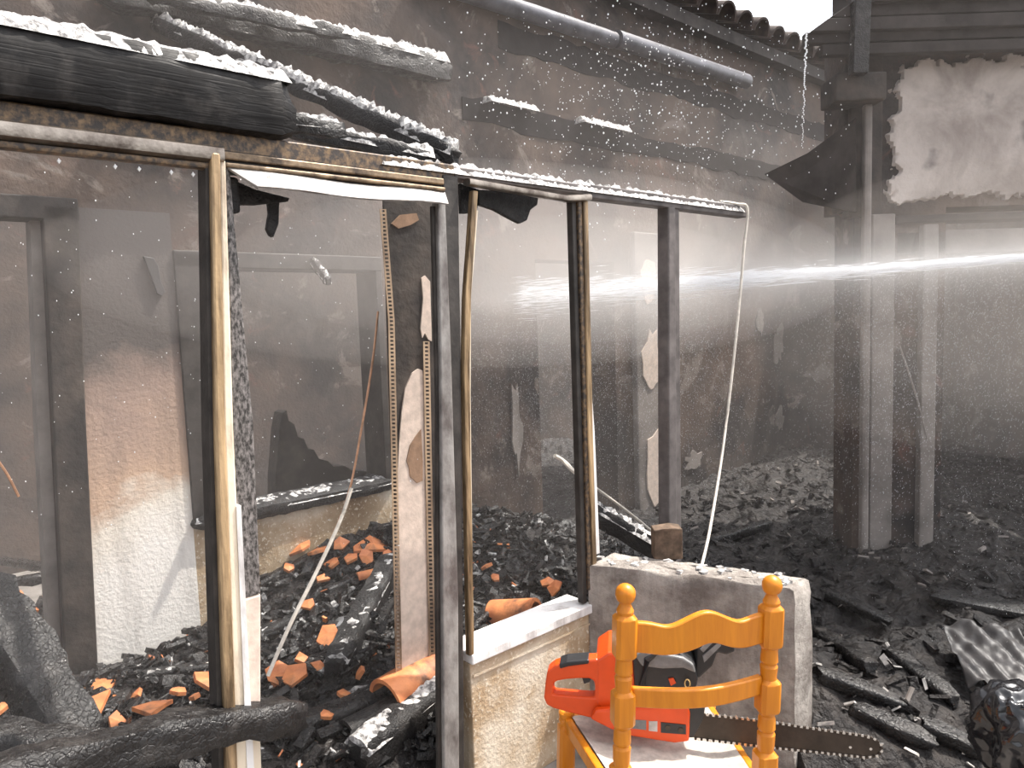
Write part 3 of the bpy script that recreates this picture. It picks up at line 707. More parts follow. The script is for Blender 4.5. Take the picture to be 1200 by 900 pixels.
for i in range(len(gx) - 1):
    for j in range(ny - 1):
        a = i * ny + j
        if min(vs_[a][2], vs_[a + ny + 1][2]) > -0.025 or True: fs_.append((a, a + ny, a + ny + 1, a + 1))
rb = MB(); rb.v = [Vector(v) for v in vs_]; rb.f = fs_
rbo = rb.build('rubble', 'rubble', fix=False)
tag(rbo, 'heaped wet black charcoal rubble covering the veranda floor', 'rubble', kind='stuff')

def chips(name, mat, n, seed, size, region, label, lift=0.01):
    rng = random.Random(seed); mb = MB()
    while n:
        s_ = rng.uniform(*region[0]); o_ = rng.uniform(*region[1])
        p = W(s_, 0, o_)
        if region[2] and not region[2](p): n -= 1; continue
        z = heap(p.x, p.y)
        if z < 0.0 and mat != 'paper': n -= 1; continue
        L = rng.uniform(*size); R = Matrix.Rotation(rng.uniform(0, 6.28), 3, 'Z') @ Matrix.Rotation(rng.gauss(0, 0.6), 3, 'X') @ Matrix.Rotation(rng.gauss(0, 0.5), 3, 'Y')
        a, b, c = L / 2, L * rng.uniform(0.07, 0.30), L * rng.uniform(0.04, 0.16)
        pts = [Vector((sx * a * rng.uniform(0.7, 1), sy * b / 1 * rng.uniform(0.6, 1), sz * c * rng.uniform(0.6, 1))) for sz in (-1, 1) for sx, sy in ((-1, -1), (1, -1), (1, 1), (-1, 1))]
        cpt = Vector((p.x, p.y, max(z, 0) + lift + rng.uniform(0, 0.03)))
        mb.hexa([cpt + R @ q for q in pts]); n -= 1
    o = mb.build(name, mat, fix=False); return tag(o, label, 'debris', kind='stuff')
chips('charcoal_chips', 'wetchar', 5600, 1, (0.02, 0.11), ((-1.9, 2.0), (-1.5, -0.12), None), 'loose black charcoal chips strewn over the veranda rubble')
chips('charcoal_chips', 'rubble', 1500, 2, (0.02, 0.11), ((1.2, 5.5), (-1.5, 1.6), lambda p: p.x > 1.0 and p.y > 2.4), 'loose charcoal chips beyond the end of the low wall')
chips('ash_chips', 'ash', 420, 3, (0.02, 0.07), ((-1.9, 2.0), (-1.5, -0.12), None), 'grey ash flakes strewn among the charcoal')
chips('terracotta_crumbs', 'terra', 260, 4, (0.015, 0.05), ((-1.9, 1.2), (-1.5, -0.12), None), 'small orange terracotta crumbs among the charcoal')
chips('plaster_crumbs', 'paper', 260, 5, (0.02, 0.07), ((0.7, 2.6), (-0.2, 1.2), lambda p: 0.98 < p.x < 1.6 and 2.3 < p.y < 3.1), 'pale plaster crumbs on the ground beside the low wall end')
chips('grey_crumbs', 'frame_pale', 160, 6, (0.02, 0.07), ((1.2, 5.0), (-1.4, 1.6), lambda p: p.x > 1.05 and p.y > 2.5), 'dull grey lumps of plaster in the far rubble')

def ground(px, py, z0=0.25):
    """point of the rubble surface seen at a pixel"""
    d = ray(px, py); t = 1.2
    while t < 9:
        p = CAM + d * t
        if p.z <= max(0, heap(p.x, p.y)): return p
        t += 0.01
    return PZ(px, py, 0.2)
# charred planks lying in the veranda
def plank(px0, py0, px1, py1, wd, ht, seed, label, group=None, dz=0.03, ash=0.35, name='charred_plank', dz1=None):
    a, b = ground(px0, py0), ground(px1, py1)
    a.z += dz; b.z += dz if dz1 is None else dz1
    return beam(name, label, a, b, wd, ht, seed, ash, 0.010, group=group, thick=0.007, cat='plank')
GP = 'charred planks in the veranda rubble'
LP = 'charred black plank lying in the veranda rubble'
for i, (x0, y0, x1, y1, wd, ht) in enumerate(((305, 752, 420, 700, 0.07, 0.05), (385, 700, 462, 665, 0.05, 0.04), (310, 690, 400, 640, 0.05, 0.035), (395, 832, 505, 790, 0.06, 0.05), (300, 800, 385, 772, 0.05, 0.03), (120, 862, 150, 822, 0.06, 0.05), (0, 768, 60, 742, 0.06, 0.04), (0, 690, 62, 682, 0.05, 0.05), (0, 662, 60, 672, 0.07, 0.04), (170, 800, 245, 790, 0.05, 0.03), (560, 690, 620, 655, 0.06, 0.05), (600, 680, 676, 672, 0.06, 0.05), (640, 690, 680, 668, 0.04, 0.03), (345, 668, 425, 676, 0.04, 0.03), (320, 870, 450, 826, 0.09, 0.06), (200, 830, 258, 800, 0.05, 0.04), (555, 740, 590, 705, 0.05, 0.03), (470, 690, 445, 740, 0.05, 0.04))):
    plank(x0, y0, x1, y1, wd, ht, 30 + i, {3: 'charred plank lying against the foot of the plaster pillar', 14: 'broad charred plank just inside the door opening behind the heavy beam', 10: 'charred plank end rising behind the white sill', 11: 'charred plank along the heap between white sill and back wall', 9: 'charred plank along the foot of the pale wall', 7: 'charred plank inside the dark doorway'}.get(i, LP), GP, ash=None if i % 3 else 0.5)
plank(395, 800, 462, 690, 0.10, 0.10, 60, 'thick charred joist leaning up toward the plaster pillar', dz=0.06, dz1=0.14)
plank(420, 905, 520, 822, 0.13, 0.10, 61, 'grey topped charred joist at the foot of the dark post', dz=0.06, ash=0.85)
plank(290, 622, 335, 606, 0.06, 0.06, 62, 'charred stub jutting from the heap under the window sill', dz=0.14, ash=0.6)
beam('charred_plank', 'ash streaked beam sloping down behind the low wall', PY(688, 596, 3.0), PY(790, 655, 2.92), 0.07, 0.09, 63, 0.62, 0.010, cat='plank')
# big beams at the door, in front of the partition
beam('charred_beam', 'heavy black beam lying across the foot of the door frame', PY(-60, 935, 1.34), PY(348, 836, 1.90), 0.085, 0.085, 71, None, 0.014, bow=-0.02)
beam('charred_beam', 'thick black trunk leaning in the doorway debris with ash flecked edge', PY(-25, 690, 2.45), PY(92, 885, 2.25), 0.17, 0.15, 72, None, 0.022)
beam('charred_beam', 'low grey black log beneath the leaning trunk', PY(-60, 868, 1.9), PY(205, 885, 2.0), 0.10, 0.09, 73, None, 0.018)
beam('charred_plank', 'grey plank lying across the rubble by the wide opening', PY(1095, 697, 3.35), PY(1260, 728, 3.1), 0.16, 0.05, 74, None, 0.006, cat='plank')
beam('charred_plank', 'thin pale batten lying behind the grey plank', PY(1135, 694, 3.6), PY(1260, 692, 3.55), 0.05, 0.04, 75, 0.7, 0.006, cat='plank')
GR = 'half buried timbers in the rubble past the low wall'
for i, (x0, y0, x1, y1) in enumerate(((955, 745, 1020, 790), (1000, 840, 1090, 880), (960, 800, 1060, 835), (1085, 860, 1150, 890), (965, 700, 1040, 735), (830, 640, 900, 620), (1040, 770, 1120, 830))):
    plank(x0, y0, x1, y1, 0.07, 0.05, 80 + i, 'half buried dark timber in the rubble past the low wall', GR, ash=None)
q = PZ(782, 656, 0.70)
stub = MB().rings([[q + Vector((x * 0.055 + 0.008, 0.045 + y * 0.035, z + (0.014 * nz((x, y, 0), 3, 1) if z > .1 else 0))) for x, y in ((-1, -1), (-.3, -1), (.3, -1), (1, -1), (1, 1), (.3, 1), (-.3, 1), (-1, 1))] for z in (-0.004, 0.06, 0.115)])
tag(stub.build('wooden_stub', 'burntwood', base=q, bevel=0.004), 'burnt brown post stub standing on the low concrete wall', 'stub')

# broken roof tiles
def shard(px, py, size, seed, label, group=None, mat='terra', tilt=0.35, dz=0.02, aspect=0.8, name='tile_shard', th=0.014):
    rng = random.Random(seed); p = ground(px, py); p.z += dz
    n = rng.choice((4, 5, 5, 6)); a0 = rng.uniform(0, 6.28); pts = []
    for k in range(n):
        a = a0 + 2 * math.pi * (k + rng.uniform(-0.25, 0.25)) / n; r = size / 2 * rng.uniform(0.75, 1.2)
        pts.append(Vector((r * math.cos(a), r * math.sin(a) * aspect, 0)))
    to = (CAM - p).normalized()
    R = Matrix.Rotation(rng.gauss(0, tilt), 3, 'X') @ Matrix.Rotation(rng.gauss(0, tilt), 3, 'Y') @ Matrix.Rotation(rng.uniform(0, 6.28), 3, 'Z')
    R = Matrix.Rotation(0.35, 3, 'X') @ R
    # arch the shard a little as a barrel tile is
    mb = MB(); mid = sum(pts, Vector()) / n
    top = [R @ Vector((q.x, q.y, -3.0 * q.x * q.x)) for q in pts]; bot = [v + R @ Vector((0, 0, -th)) for v in top]
    c0 = R @ Vector((mid.x, mid.y, 0.004))
    vs2 = [p + v for v in top] + [p + v for v in bot] + [p + c0]
    fs2 = [(i, (i + 1) % n, 2 * n) for i in range(n)] + [(i, n + i, n + (i + 1) % n, (i + 1) % n) for i in range(n)] + [tuple(reversed(range(n, 2 * n)))]
    mb.add(vs2, fs2)
    return tag(mb.build(name, mat, base=p), label, 'tile', group)
GT = 'tile shards in the veranda rubble'
LT = 'broken orange terracotta tile shard among black charcoal'
rng = random.Random(5)
big = ((122, 818, .11), (105, 842, .15), (180, 848, .13), (140, 862, .08), (245, 815, .10), (10, 892, .08), (5, 845, .06), (40, 728, .05), (58, 712, .05), (25, 707, .04), (210, 828, .05), (230, 838, .04), (438, 650, .16), (352, 655, .10), (372, 662, .09), (390, 672, .08), (412, 668, .06), (430, 670, .08), (458, 662, .07), (385, 762, .09), (345, 812, .10), (330, 808, .10), (375, 800, .05), (362, 728, .06), (380, 690, .05), (340, 680, .05), (570, 680, .05), (580, 690, .04), (650, 705, .06), (642, 700, .05), (420, 806, .05), (355, 790, .05), (440, 690, .05), (325, 570, .05), (400, 652, .07), (405, 835, .05), (375, 860, .05), (385, 858, .04), (60, 805, .05), (160, 830, .05), (190, 870, .05), (95, 870, .06))
OWN = {0: 'orange tile shard near the end of the pale cable', 1: 'large orange tile shard beside the leaning black trunk', 2: 'wide orange tile shard just behind the heavy black beam', 4: 'orange tile shard partly hidden by the dark frame stile',
       12: 'big orange tile shard on top of the heap below the window', 19: 'orange tile shard on the thick charred joist', 20: 'larger orange tile shard at the lower end of the slanting wire', 21: 'orange tile shard touching the foot of the slanting wire',
       28: 'orange tile shard just behind the white sill near the concrete wall', 33: 'small orange shard at the foot of the back wall window'}
for i, (x, y, sz) in enumerate(big): shard(x, y, sz * 1.3, 200 + i, OWN.get(i, LT), GT, dz=0.06 + 0.01 * (i % 3))
# whole barrel tiles
def barrel(name, label, p, yaw, pitch, roll, r0, r1, L, mat='terra', group=None):
    o = barrel_mesh(r0, r1, L, 0.016, 14).build(name, mat, smooth=True)
    o.matrix_world = Matrix.Translation(p) @ Matrix.Rotation(yaw, 4, 'Z') @ Matrix.Rotation(pitch, 4, 'X') @ Matrix.Rotation(roll, 4, 'Y')
    return tag(o, label, 'tile', group)
p = ground(455, 850); barrel('barrel_roof_tile', 'large curved orange roof tile at the foot of the dark post', p + Vector((0.0, -0.02, 0.09)), math.radians(-42), 0.10, 0.25, 0.095, 0.085, 0.34)
p = ground(410, 872); barrel('barrel_roof_tile', 'blackened curved roof tile open toward the doorway', p + Vector((0, 0, 0.0)), math.radians(-50), 0.12, 0.1, 0.085, 0.075, 0.26, 'char')
p = ground(578, 728); barrel('barrel_roof_tile', 'curved orange roof tile lying behind the white sill', p + Vector((0, 0, 0.02)), math.radians(-115), 0.2, 0.1, 0.075, 0.07, 0.22)
p = ground(420, 690); barrel('barrel_roof_tile', 'pale narrow pipe like tile propped near the plaster pillar', p + Vector((0, 0, 0.05)), math.radians(-65), 0.05, 0.0, 0.03, 0.03, 0.16)
shard(398, 742, .13, 301, 'pale shiny slate piece lying on the black debris', None, 'sheet', 0.2, 0.05, 0.7, 'slate_piece')
shard(400, 782, .10, 302, 'small pale slab standing on edge in the debris', None, 'sheet', 0.3, 0.04, 0.5, 'slate_piece')
shard(325, 786, .06, 303, 'little white plaster flake beside the wire foot', None, 'paper', 0.3, 0.03, 0.7, 'plaster_flake')
shard(272, 893, .10, 304, 'white plaster lump at the foot of the cream stile', None, 'paper', 0.2, 0.25, 0.5, 'plaster_flake', 0.03)

# ------------------------------------------------------------------ wires
def wire(name, label, pts, r, mat, k=6):
    b = Vector(pts[-1])
    # smooth by Catmull-Rom
    P = [Vector(p) for p in pts]; out = []
    for i in range(len(P) - 1):
        p0, p1, p2, p3 = P[max(i - 1, 0)], P[i], P[i + 1], P[min(i + 2, len(P) - 1)]
        for j in range(6):
            t = j / 6; out.append(0.5 * ((2 * p1) + (p2 - p0) * t + (2 * p0 - 5 * p1 + 4 * p2 - p3) * t * t + (3 * p1 - p0 - 3 * p2 + p3) * t ** 3))
    out.append(P[-1])
    return tag(MB().tube(out, r, k).build(name, mat, base=b, smooth=True), label, 'wire')
wire('hanging_wire', 'long pale wire hanging from the far end of the head rail', [W(1.55, 2.145, -0.02), W(1.66, 2.14, 0.0), PP(876, 245, 0.02), PP(872, 290, 0.02), PP(862, 400, 0.05), PP(848, 520, 0.10), PP(832, 620, 0.22), PY(818, 690, 2.62), PY(822, 770, 2.45)], 0.006, 'whitewire')
wire('hanging_wire', 'copper wire slanting down inside the door opening', [PP(443, 365, -0.42), PP(437, 420, -0.42), PP(424, 500, -0.42), PP(408, 580, -0.42), PP(380, 650, -0.42), PP(340, 730, -0.42), PP(314, 790, -0.42)], 0.0045, 'copper')
wire('hanging_wire', 'pale insulated wire beside the copper wire', [PP(412, 572, -0.40), PP(398, 612, -0.40), PP(372, 668, -0.40), PP(340, 732, -0.40), PP(314, 792, -0.40)], 0.007, 'whitewire')
wire('loose_wire', 'rusty wire dangling inside the far doorway', [PP(-10, 530, -0.9), PP(8, 555, -0.9), PP(22, 582, -0.9)], 0.004, 'copper')
wire('loose_wire', 'thin brown wire running down past the leaning trunk', [ground(36, 752), ground(52, 778) + Vector((0, 0, .03)), ground(72, 800) + Vector((0, 0, .02)), ground(100, 812) + Vector((0, 0, .02))], 0.004, 'copper')
wire('loose_wire', 'brown wire on the black debris near the log', [ground(0, 808) + Vector((0, 0, .12)), ground(12, 830) + Vector((0, 0, .10)), ground(26, 858) + Vector((0, 0, .08))], 0.004, 'copper')
wire('loose_cable', 'pale cable along the foot of the sunlit wall', [ground(104, 808) + Vector((0, 0, .03)), ground(140, 800) + Vector((0, 0, .03)), ground(190, 800) + Vector((0, 0, .03)), ground(225, 792) + Vector((0, 0, .03)), ground(255, 782) + Vector((0, 0, .03))], 0.006, 'whitewire')
wire('loose_wire', 'thin stiff wire crossing behind the narrow post', [PP(693, 568, -0.3), PP(740, 603, -0.35), PP(785, 640, -0.4)], 0.007, 'whitewire')
wire('loose_wire', 'short white bent strip inside the third bay', [PP(650, 534, -0.35), PP(660, 540, -0.35), PP(672, 552, -0.3), PP(690, 566, -0.28)], 0.010, 'whitewire')
wire('loose_wire', 'fine curved wire by the pale door post', [PY(1054, 405, 3.9), PY(1066, 440, 3.9), PY(1078, 480, 3.9), PY(1086, 515, 3.92)], 0.005, 'frame_pale')

# ------------------------------------------------------------------ chair
CH = Vector((0.2128, 1.692, 0.0)); CY = math.radians(10); CT = math.radians(2.6)
RC = Matrix.Rotation(CY, 3, 'Z') @ Matrix.Rotation(CT, 3, 'Y')
CWD, CDP = 0.385, 0.40
chair = thing('chair', 'orange varnished wooden chair with turned posts and wavy crest rail', 'chair', CH)
def cl(x, y, z): return CH + RC @ Vector((x, y, z))
def turned(mb, x, y, prof, k=16):
    rs = []
    for kind, z, r in prof:
        ring = []
        for j in range(k):
            a = 2 * math.pi * (j + 0.5) / k; c_, s_ = math.cos(a), math.sin(a)
            if kind == 's':
                q = max(abs(c_), abs(s_)); f = r / q
                # chamfered corner
                f = min(f, r * 1.24)
            else: f = r
            ring.append(cl(x + c_ * f, y + s_ * f, z))
        rs.append(ring)
    return mb.rings(rs)
bk = 0.0265
def blk(z0, z1): return [('r', z0 - .008, .0205), ('s', z0, bk * .97), ('s', z0 + .004, bk), ('s', z1 - .004, bk), ('s', z1, bk * .97), ('r', z1 + .008, .0205)]
post_prof = [('s', 0.0, .018), ('s', .40, bk), ('s', .530, bk), ('s', .535, bk), ('r', .545, .0195)] + [('r', .560, .0215), ('r', .590, .0225), ('r', .597, .0185), ('r', .604, .0222), ('r', .632, .0212), ('r', .639, .0185)] + blk(.652, .728) + [('r', .744, .0200), ('r', .768, .0222), ('r', .775, .0185), ('r', .782, .0222), ('r', .806, .0205)] + blk(.824, .920) + [('r', .936, .0215), ('r', .942, .0190), ('r', .947, .0165), ('r', .955, .0135), ('r', .958, .0135), ('r', .960, .019), ('r', .966, .0228), ('r', .975, .0250), ('r', .984, .0245), ('r', .992, .0212), ('r', .998, .0155), ('r', 1.002, .008), ('r', 1.0035, .002)]
for x in (0, CWD):
    turned(MB(), x, 0, post_prof).build('back_post', 'wood', chair, smooth=True, angle=28)
leg_prof = [('s', 0.0, .019), ('s', .30, .024), ('s', .40, .024), ('s', .44, .024), ('r', .448, .021), ('r', .462, .0235), ('r', .468, .020), ('r', .474, .0235), ('r', .486, .024), ('r', .492, .019), ('r', .494, .004)]
for x in (-0.035, CWD + 0.035):
    turned(MB(), x, CDP, [(k_, z_ * .955, r_) for k_, z_, r_ in leg_prof]).build('front_leg', 'wood', chair, smooth=True, angle=28)
def rail_bow(topf, botf, bow, th):
    rs = []; n = 28
    for k in range(n + 1):
        f = k / n; x = 0.022 + (CWD - 0.044) * f; y = -bow * math.sin(math.pi * f)
        rs.append([cl(x, y - th / 2, botf(f)), cl(x, y + th / 2, botf(f)), cl(x, y + th / 2, topf(f)), cl(x, y - th / 2, topf(f))])
    return MB().rings(rs)
def hump(f, c=0.5, wd=0.13): return math.exp(-((f - c) / wd) ** 2)
crest_top = lambda f: 0.908 - 0.010 * hump(f, 0.24, 0.10) - 0.010 * hump(f, 0.80, 0.10) + 0.024 * hump(f, 0.52, 0.15)
crest_bot = lambda f: 0.832 - 0.006 * hump(f, 0.22, 0.12) - 0.004 * hump(f, 0.84, 0.10) + 0.020 * hump(f, 0.56, 0.13)
rail_bow(crest_top, crest_bot, 0.022, 0.020).build('crest_rail', 'wood', chair, bevel=0.004, smooth=True, angle=50)
rail_bow(lambda f: 0.742 + 0.004 * f, lambda f: 0.694 + 0.004 * f, 0.034, 0.020).build('back_rail', 'wood', chair, bevel=0.004, smooth=True, angle=50)
def bar(p, q, wd, ht, name, mat='wood'):
    p, q = Vector(p), Vector(q); t = (q - p).normalized(); sd = t.cross(Vector((0, 0, 1))).normalized(); up = sd.cross(t)
    return MB().rings([[c + sd * (a * wd / 2) + up * (b * ht / 2) for a, b in ((-1, -1), (1, -1), (1, 1), (-1, 1))] for c in (p, q)]).build(name, mat, chair, bevel=0.005)
bar(cl(0, 0, .432), cl(-.035, CDP, .432), .022, .045, 'seat_rail'); bar(cl(CWD, 0, .432), cl(CWD + .035, CDP, .432), .022, .045, 'seat_rail')
bar(cl(0, 0, .432), cl(CWD, 0, .432), .022, .040, 'seat_rail'); bar(cl(-.035, CDP, .432), cl(CWD + .035, CDP, .432), .022, .045, 'seat_rail')
for z in (.14, .27):
    bar(cl(0, 0, z), cl(-.035, CDP, z), .018, .024, 'stretcher'); bar(cl(CWD, 0, z), cl(CWD + .035, CDP, z), .018, .024, 'stretcher')
bar(cl(-.035, CDP, .2), cl(CWD + .035, CDP, .2), .018, .024, 'stretcher')
# woven rush seat in four triangular fields
g = MB(); n = 26; vs_, fs_ = [], []
for i in range(n + 1):
    for j in range(n + 1):
        fx, fy = i / n, j / n; y = 0.012 + (CDP - 0.024) * fy; xe = 0.035 * fy
        x = -xe + 0.012 + (CWD - 0.024 + 2 * xe) * fx
        e = min(fx, 1 - fx, fy, 1 - fy)
        vs_.append(cl(x, y, 0.456 - 0.014 * min(1, e * 5) + 0.003 * math.sin(e * 150)))
for i in range(n):
    for j in range(n): fs_.append((i * (n + 1) + j, (i + 1) * (n + 1) + j, (i + 1) * (n + 1) + j + 1, i * (n + 1) + j + 1))
b0 = len(vs_); vs_ += [v - Vector((0, 0, 0.022)) for v in vs_]
fs_ += [tuple(b0 + q for q in reversed(f)) for f in fs_]
g.add(vs_, fs_).build('seat', 'rush', chair, smooth=True)

# ------------------------------------------------------------------ chainsaw lying on the seat
SP = PY(745, 862, 1.955)
SD = Vector((math.cos(math.radians(-9)), math.sin(math.radians(-9)), 0)); SN = Vector((SD.y, -SD.x, 0))   # SN to the camera
saw = thing('chainsaw', 'orange red chainsaw with black top lying on the chair seat', 'chainsaw', Vector((SP.x, SP.y, 0.455)))
def sq(x, y, o=0.0):
    d = ray(x, y); b = SP + SN * o
    return CAM + d * ((b - CAM).dot(SN) / d.dot(SN))
def sprism(pts, o0, o1, name, mat, bevel=0.004, parent=None):
    return MB().prism([sq(x, y, 0) + SN * o0 for x, y in pts], SN * (o1 - o0)).build(name, mat, parent or saw, bevel=bevel)
outer = [(639, 800), (641, 788), (650, 781), (664, 777), (680, 775), (699, 774), (716, 780), (716, 800), (716, 822), (716, 846), (690, 843), (666, 837), (648, 832), (640, 828), (637, 820), (638, 810)]
inner = [(648, 808), (648, 803), (653, 800), (664, 798), (678, 797), (690, 797), (696, 800), (697, 806), (697, 812), (697, 819), (690, 819), (675, 818), (662, 817), (652, 816), (648, 815), (648, 811)]
MB().frame([sq(*p) - SN * 0.052 for p in outer], [sq(*p) - SN * 0.052 for p in inner], SN * 0.045).build('rear_handle', 'saw', saw, bevel=0.006)
sprism([(655, 779), (664, 776), (690, 774), (690, 779), (666, 782), (656, 785)], -0.056, -0.003, 'grip', 'saw_black')
sprism([(681, 797), (694, 797), (690, 804), (684, 806)], -0.04, -0.02, 'trigger', 'saw_black', 0.002)
sprism([(698, 775), (712, 766), (722, 765), (738, 768), (744, 780), (746, 806), (806, 812), (806, 840), (716, 846), (698, 826)], -0.16, -0.005, 'engine_housing', 'saw', 0.008)
cc = sprism([(692, 838), (698, 828), (806, 822), (808, 832), (807, 864), (790, 866), (740, 858), (716, 850)], -0.005, 0.022, 'clutch_cover', 'saw', 0.006)
sprism([(738, 838), (757, 839), (757, 850), (738, 848)], 0.021, 0.0235, 'label_plate', 'saw_grey', 0.0, cc)
sprism([(760, 840), (770, 840), (770, 852), (760, 851)], 0.021, 0.0235, 'label_plate', 'paper', 0.0, cc)
sprism([(774, 841), (803, 844), (803, 855), (774, 853)], 0.020, 0.024, 'bolt_recess', 'saw_black', 0.0, cc)
for x, y in ((782, 847), (797, 850)):
    c_ = sq(x, y) + SN * 0.026
    MB().prism([c_ + SD * (0.008 * math.cos(a * math.pi / 3)) + Vector((0, 0, 0.008 * math.sin(a * math.pi / 3))) for a in range(6)], SN * -0.008).build('nut', 'steel', cc)
sprism([(806, 828), (826, 826), (824, 840), (812, 862), (806, 862)], -0.012, 0.012, 'bar_mount', 'saw_black', 0.003)
sprism([(741, 765), (748, 760), (772, 764), (796, 764), (815, 778), (818, 797), (816, 808), (744, 815), (742, 786)], -0.15, 0.004, 'top_cover', 'saw_black', 0.010)
sprism([(744, 766), (752, 760), (790, 766), (800, 768), (812, 776), (815, 786), (800, 780), (776, 781), (752, 778)], 0.0, 0.016, 'cover_ridge', 'saw_grey', 0.005)
sprism([(783, 794), (789, 793), (792, 799), (786, 802)], 0.0, 0.008, 'warning_dot', 'saw', 0.0)
sprism([(818, 763), (842, 743), (858, 744), (863, 768), (852, 772), (842, 769), (836, 785), (820, 800), (814, 796)], -0.17, -0.02, 'hand_guard', 'saw_black', 0.006)
sprism([(821, 764), (840, 746), (844, 748), (825, 768)], -0.022, -0.016, 'guard_rib', 'saw_grey', 0.001)
sprism([(824, 772), (843, 756), (846, 760), (826, 780)], -0.022, -0.016, 'guard_rib', 'saw_grey', 0.001)
sprism([(822, 742), (838, 741), (836, 746), (824, 748)], -0.08, -0.05, 'tag_strip', 'yellow', 0.001)
MB().tube([sq(752, 806) + SN * 0.012, sq(758, 770) + SN * 0.014, sq(785, 752) + SN * 0.0, sq(812, 750) - SN * 0.04, sq(815, 752) - SN * 0.14, sq(800, 800) - SN * 0.17], 0.010, 10).build('front_handle', 'saw_black', saw, smooth=True)
rg = [sq(805, 798) + SN * 0.014 + SD * (0.007 * math.cos(a / 12 * 6.283)) + Vector((0, 0, 0.012 * math.sin(a / 12 * 6.283))) for a in range(13)]
MB().tube(rg, 0.002, 6).build('ring', 'brass', saw)
bar_out = [(808, 836), (850, 840), (900, 846), (960, 855), (1010, 862), (1024, 866), (1031, 872), (1032, 879), (1027, 884), (1015, 886), (960, 880), (900, 874), (850, 868), (808, 863)]
gb = sprism(bar_out, -0.0025, 0.0025, 'guide_bar', 'steel', 0.0)
for x, y in ((996, 875), (1020, 877)):
    c_ = sq(x, y) + SN * 0.0025
    MB().prism([c_ + SD * (0.004 * math.cos(a * math.pi / 4)) + Vector((0, 0, 0.004 * math.sin(a * math.pi / 4))) for a in range(8)], SN * 0.001).build('rivet', 'bright', gb)
# chain: a link band round the bar with cutter teeth
pts3 = [sq(*p) for p in bar_out]; per = []
for i in range(len(pts3) - 1):
    a, b = pts3[i], pts3[i + 1]; n = max(1, int((b - a).length / 0.0075))
    for j in range(n): per.append(a.lerp(b, j / n))
cen = sum(pts3, Vector()) / len(pts3); cm = MB(); ct = MB()
for i, p in enumerate(per[:-1]):
    t = (per[i + 1] - p).normalized(); up = SN.cross(t); 
    if up.dot(p - (cen + SD * (p - cen).dot(SD) * 0.9)) < 0: up = -up
    cc_ = p + up * 0.002
    hgt = 0.006
    (cm if i % 2 else ct).prism([cc_ - t * 0.0036 - up * 0.003, cc_ + t * 0.0036 - up * 0.003, cc_ + t * 0.003 + up * 0.003, cc_ - t * 0.003 + up * (0.003 if i % 4 else 0.0075)], SN * 0.006 if i % 2 else SN * 0.004)
o = cm.build('chain_links', 'steel', saw); o['kind'] = 'stuff'
o = ct.build('chain_cutters', 'bright', saw); o['kind'] = 'stuff'

# ------------------------------------------------------------------ crumpled plastic in the corner of the rubble
def crumple(name, label, p, sx, sy, sz, mat, seed, amp, fr=7, cat='bag'):
    bm = bmesh.new(); bmesh.ops.create_icosphere(bm, subdivisions=5, radius=1.0); mb = MB()
    vs2 = []
    for v in bm.verts:
        q = v.co.copy(); d = 1 + amp * (0.4 - abs(nz(q, fr * 0.5, seed)) * 1.5) - amp * 0.5 * abs(nz(q, fr * 1.1, seed + 2))
        vs2.append(Vector((p.x + q.x * sx * d, p.y + q.y * sy * d, p.z + max(q.z, -0.8) * sz * d)))
    fs2 = [tuple(v.index for v in f.verts) for f in bm.faces]; bm.free()
    mb.add(vs2, fs2)
    return tag(mb.build(name, mat, base=p, smooth=True, angle=180), label, cat)
p = PY(1192, 858, 2.15); p.z = max(p.z, 0.16)
crumple('plastic_bag', 'glossy black crumpled plastic bag at the rubble edge', p, 0.12, 0.14, 0.15, 'bag', 4, 0.34, 3.2)
p = PY(1172, 905, 2.0); p.z = max(p.z, 0.1)
# folded grey film draped over the rubble
vs_, fs_ = [], []; c0 = PY(1165, 765, 2.75); n = 44
for i in range(n + 1):
    for j in range(n + 1):
        fx, fy = i / n - 0.5, j / n - 0.5
        X = c0.x + fx * 0.26 + fy * 0.10; Y = c0.y - fx * 0.10 + fy * 0.34
        vs_.append((X, Y, c0.z + 0.10 * fy + 0.09 * math.sqrt(nz((fx + 0.6 * fy, fx * 0.3, 0), 3, 8) ** 2 + 0.02) + 0.012 * nz((fx, fy, 1), 9, 4) - 0.04))
for i in range(n):
    for j in range(n): fs_.append((i * (n + 1) + j, (i + 1) * (n + 1) + j, (i + 1) * (n + 1) + j + 1, i * (n + 1) + j + 1))
g = MB().add(vs_, fs_).build('plastic_film', 'film', base=c0, smooth=True, fix=False)
md = g.modifiers.new('solid', 'SOLIDIFY'); md.thickness = 0.002
tag(g, 'crumpled grey plastic film lying below the grey plank', 'film')

# ------------------------------------------------------------------ water: jet, spray, drops, mist
JA, JB = PY(1330, 292, 3.05), PY(525, 354, 4.2)
JL = (JB - JA).length; JD = (JB - JA) / JL
jrot = JD.to_track_quat('X', 'Z').to_matrix().to_4x4()
mj, t_, vnode = m_volume('jet_mist', 1.0, (0.97, 0.97, 0.98), 0.0)
nd = t_.nodes; lk = t_.links
tc = nd.new('ShaderNodeTexCoord'); sx = nd.new('ShaderNodeSeparateXYZ'); lk.new(tc.outputs['Object'], sx.inputs[0])
def mth(op, a, b=None, cl_=False):
    q = nd.new('ShaderNodeMath'); q.operation = op; q.use_clamp = cl_
    for i, v in enumerate((a, b)):
        if v is None: continue
        if isinstance(v, bpy.types.NodeSocket): lk.new(v, q.inputs[i])
        else: q.inputs[i].default_value = v
    return q.outputs[0]
fx = mth('DIVIDE', sx.outputs[0], JL)
rr = mth('SQRT', mth('ADD', mth('MULTIPLY', sx.outputs[1], sx.outputs[1]), mth('MULTIPLY', sx.outputs[2], sx.outputs[2])))
Rx = mth('ADD', mth('MULTIPLY', fx, 0.16), 0.085)
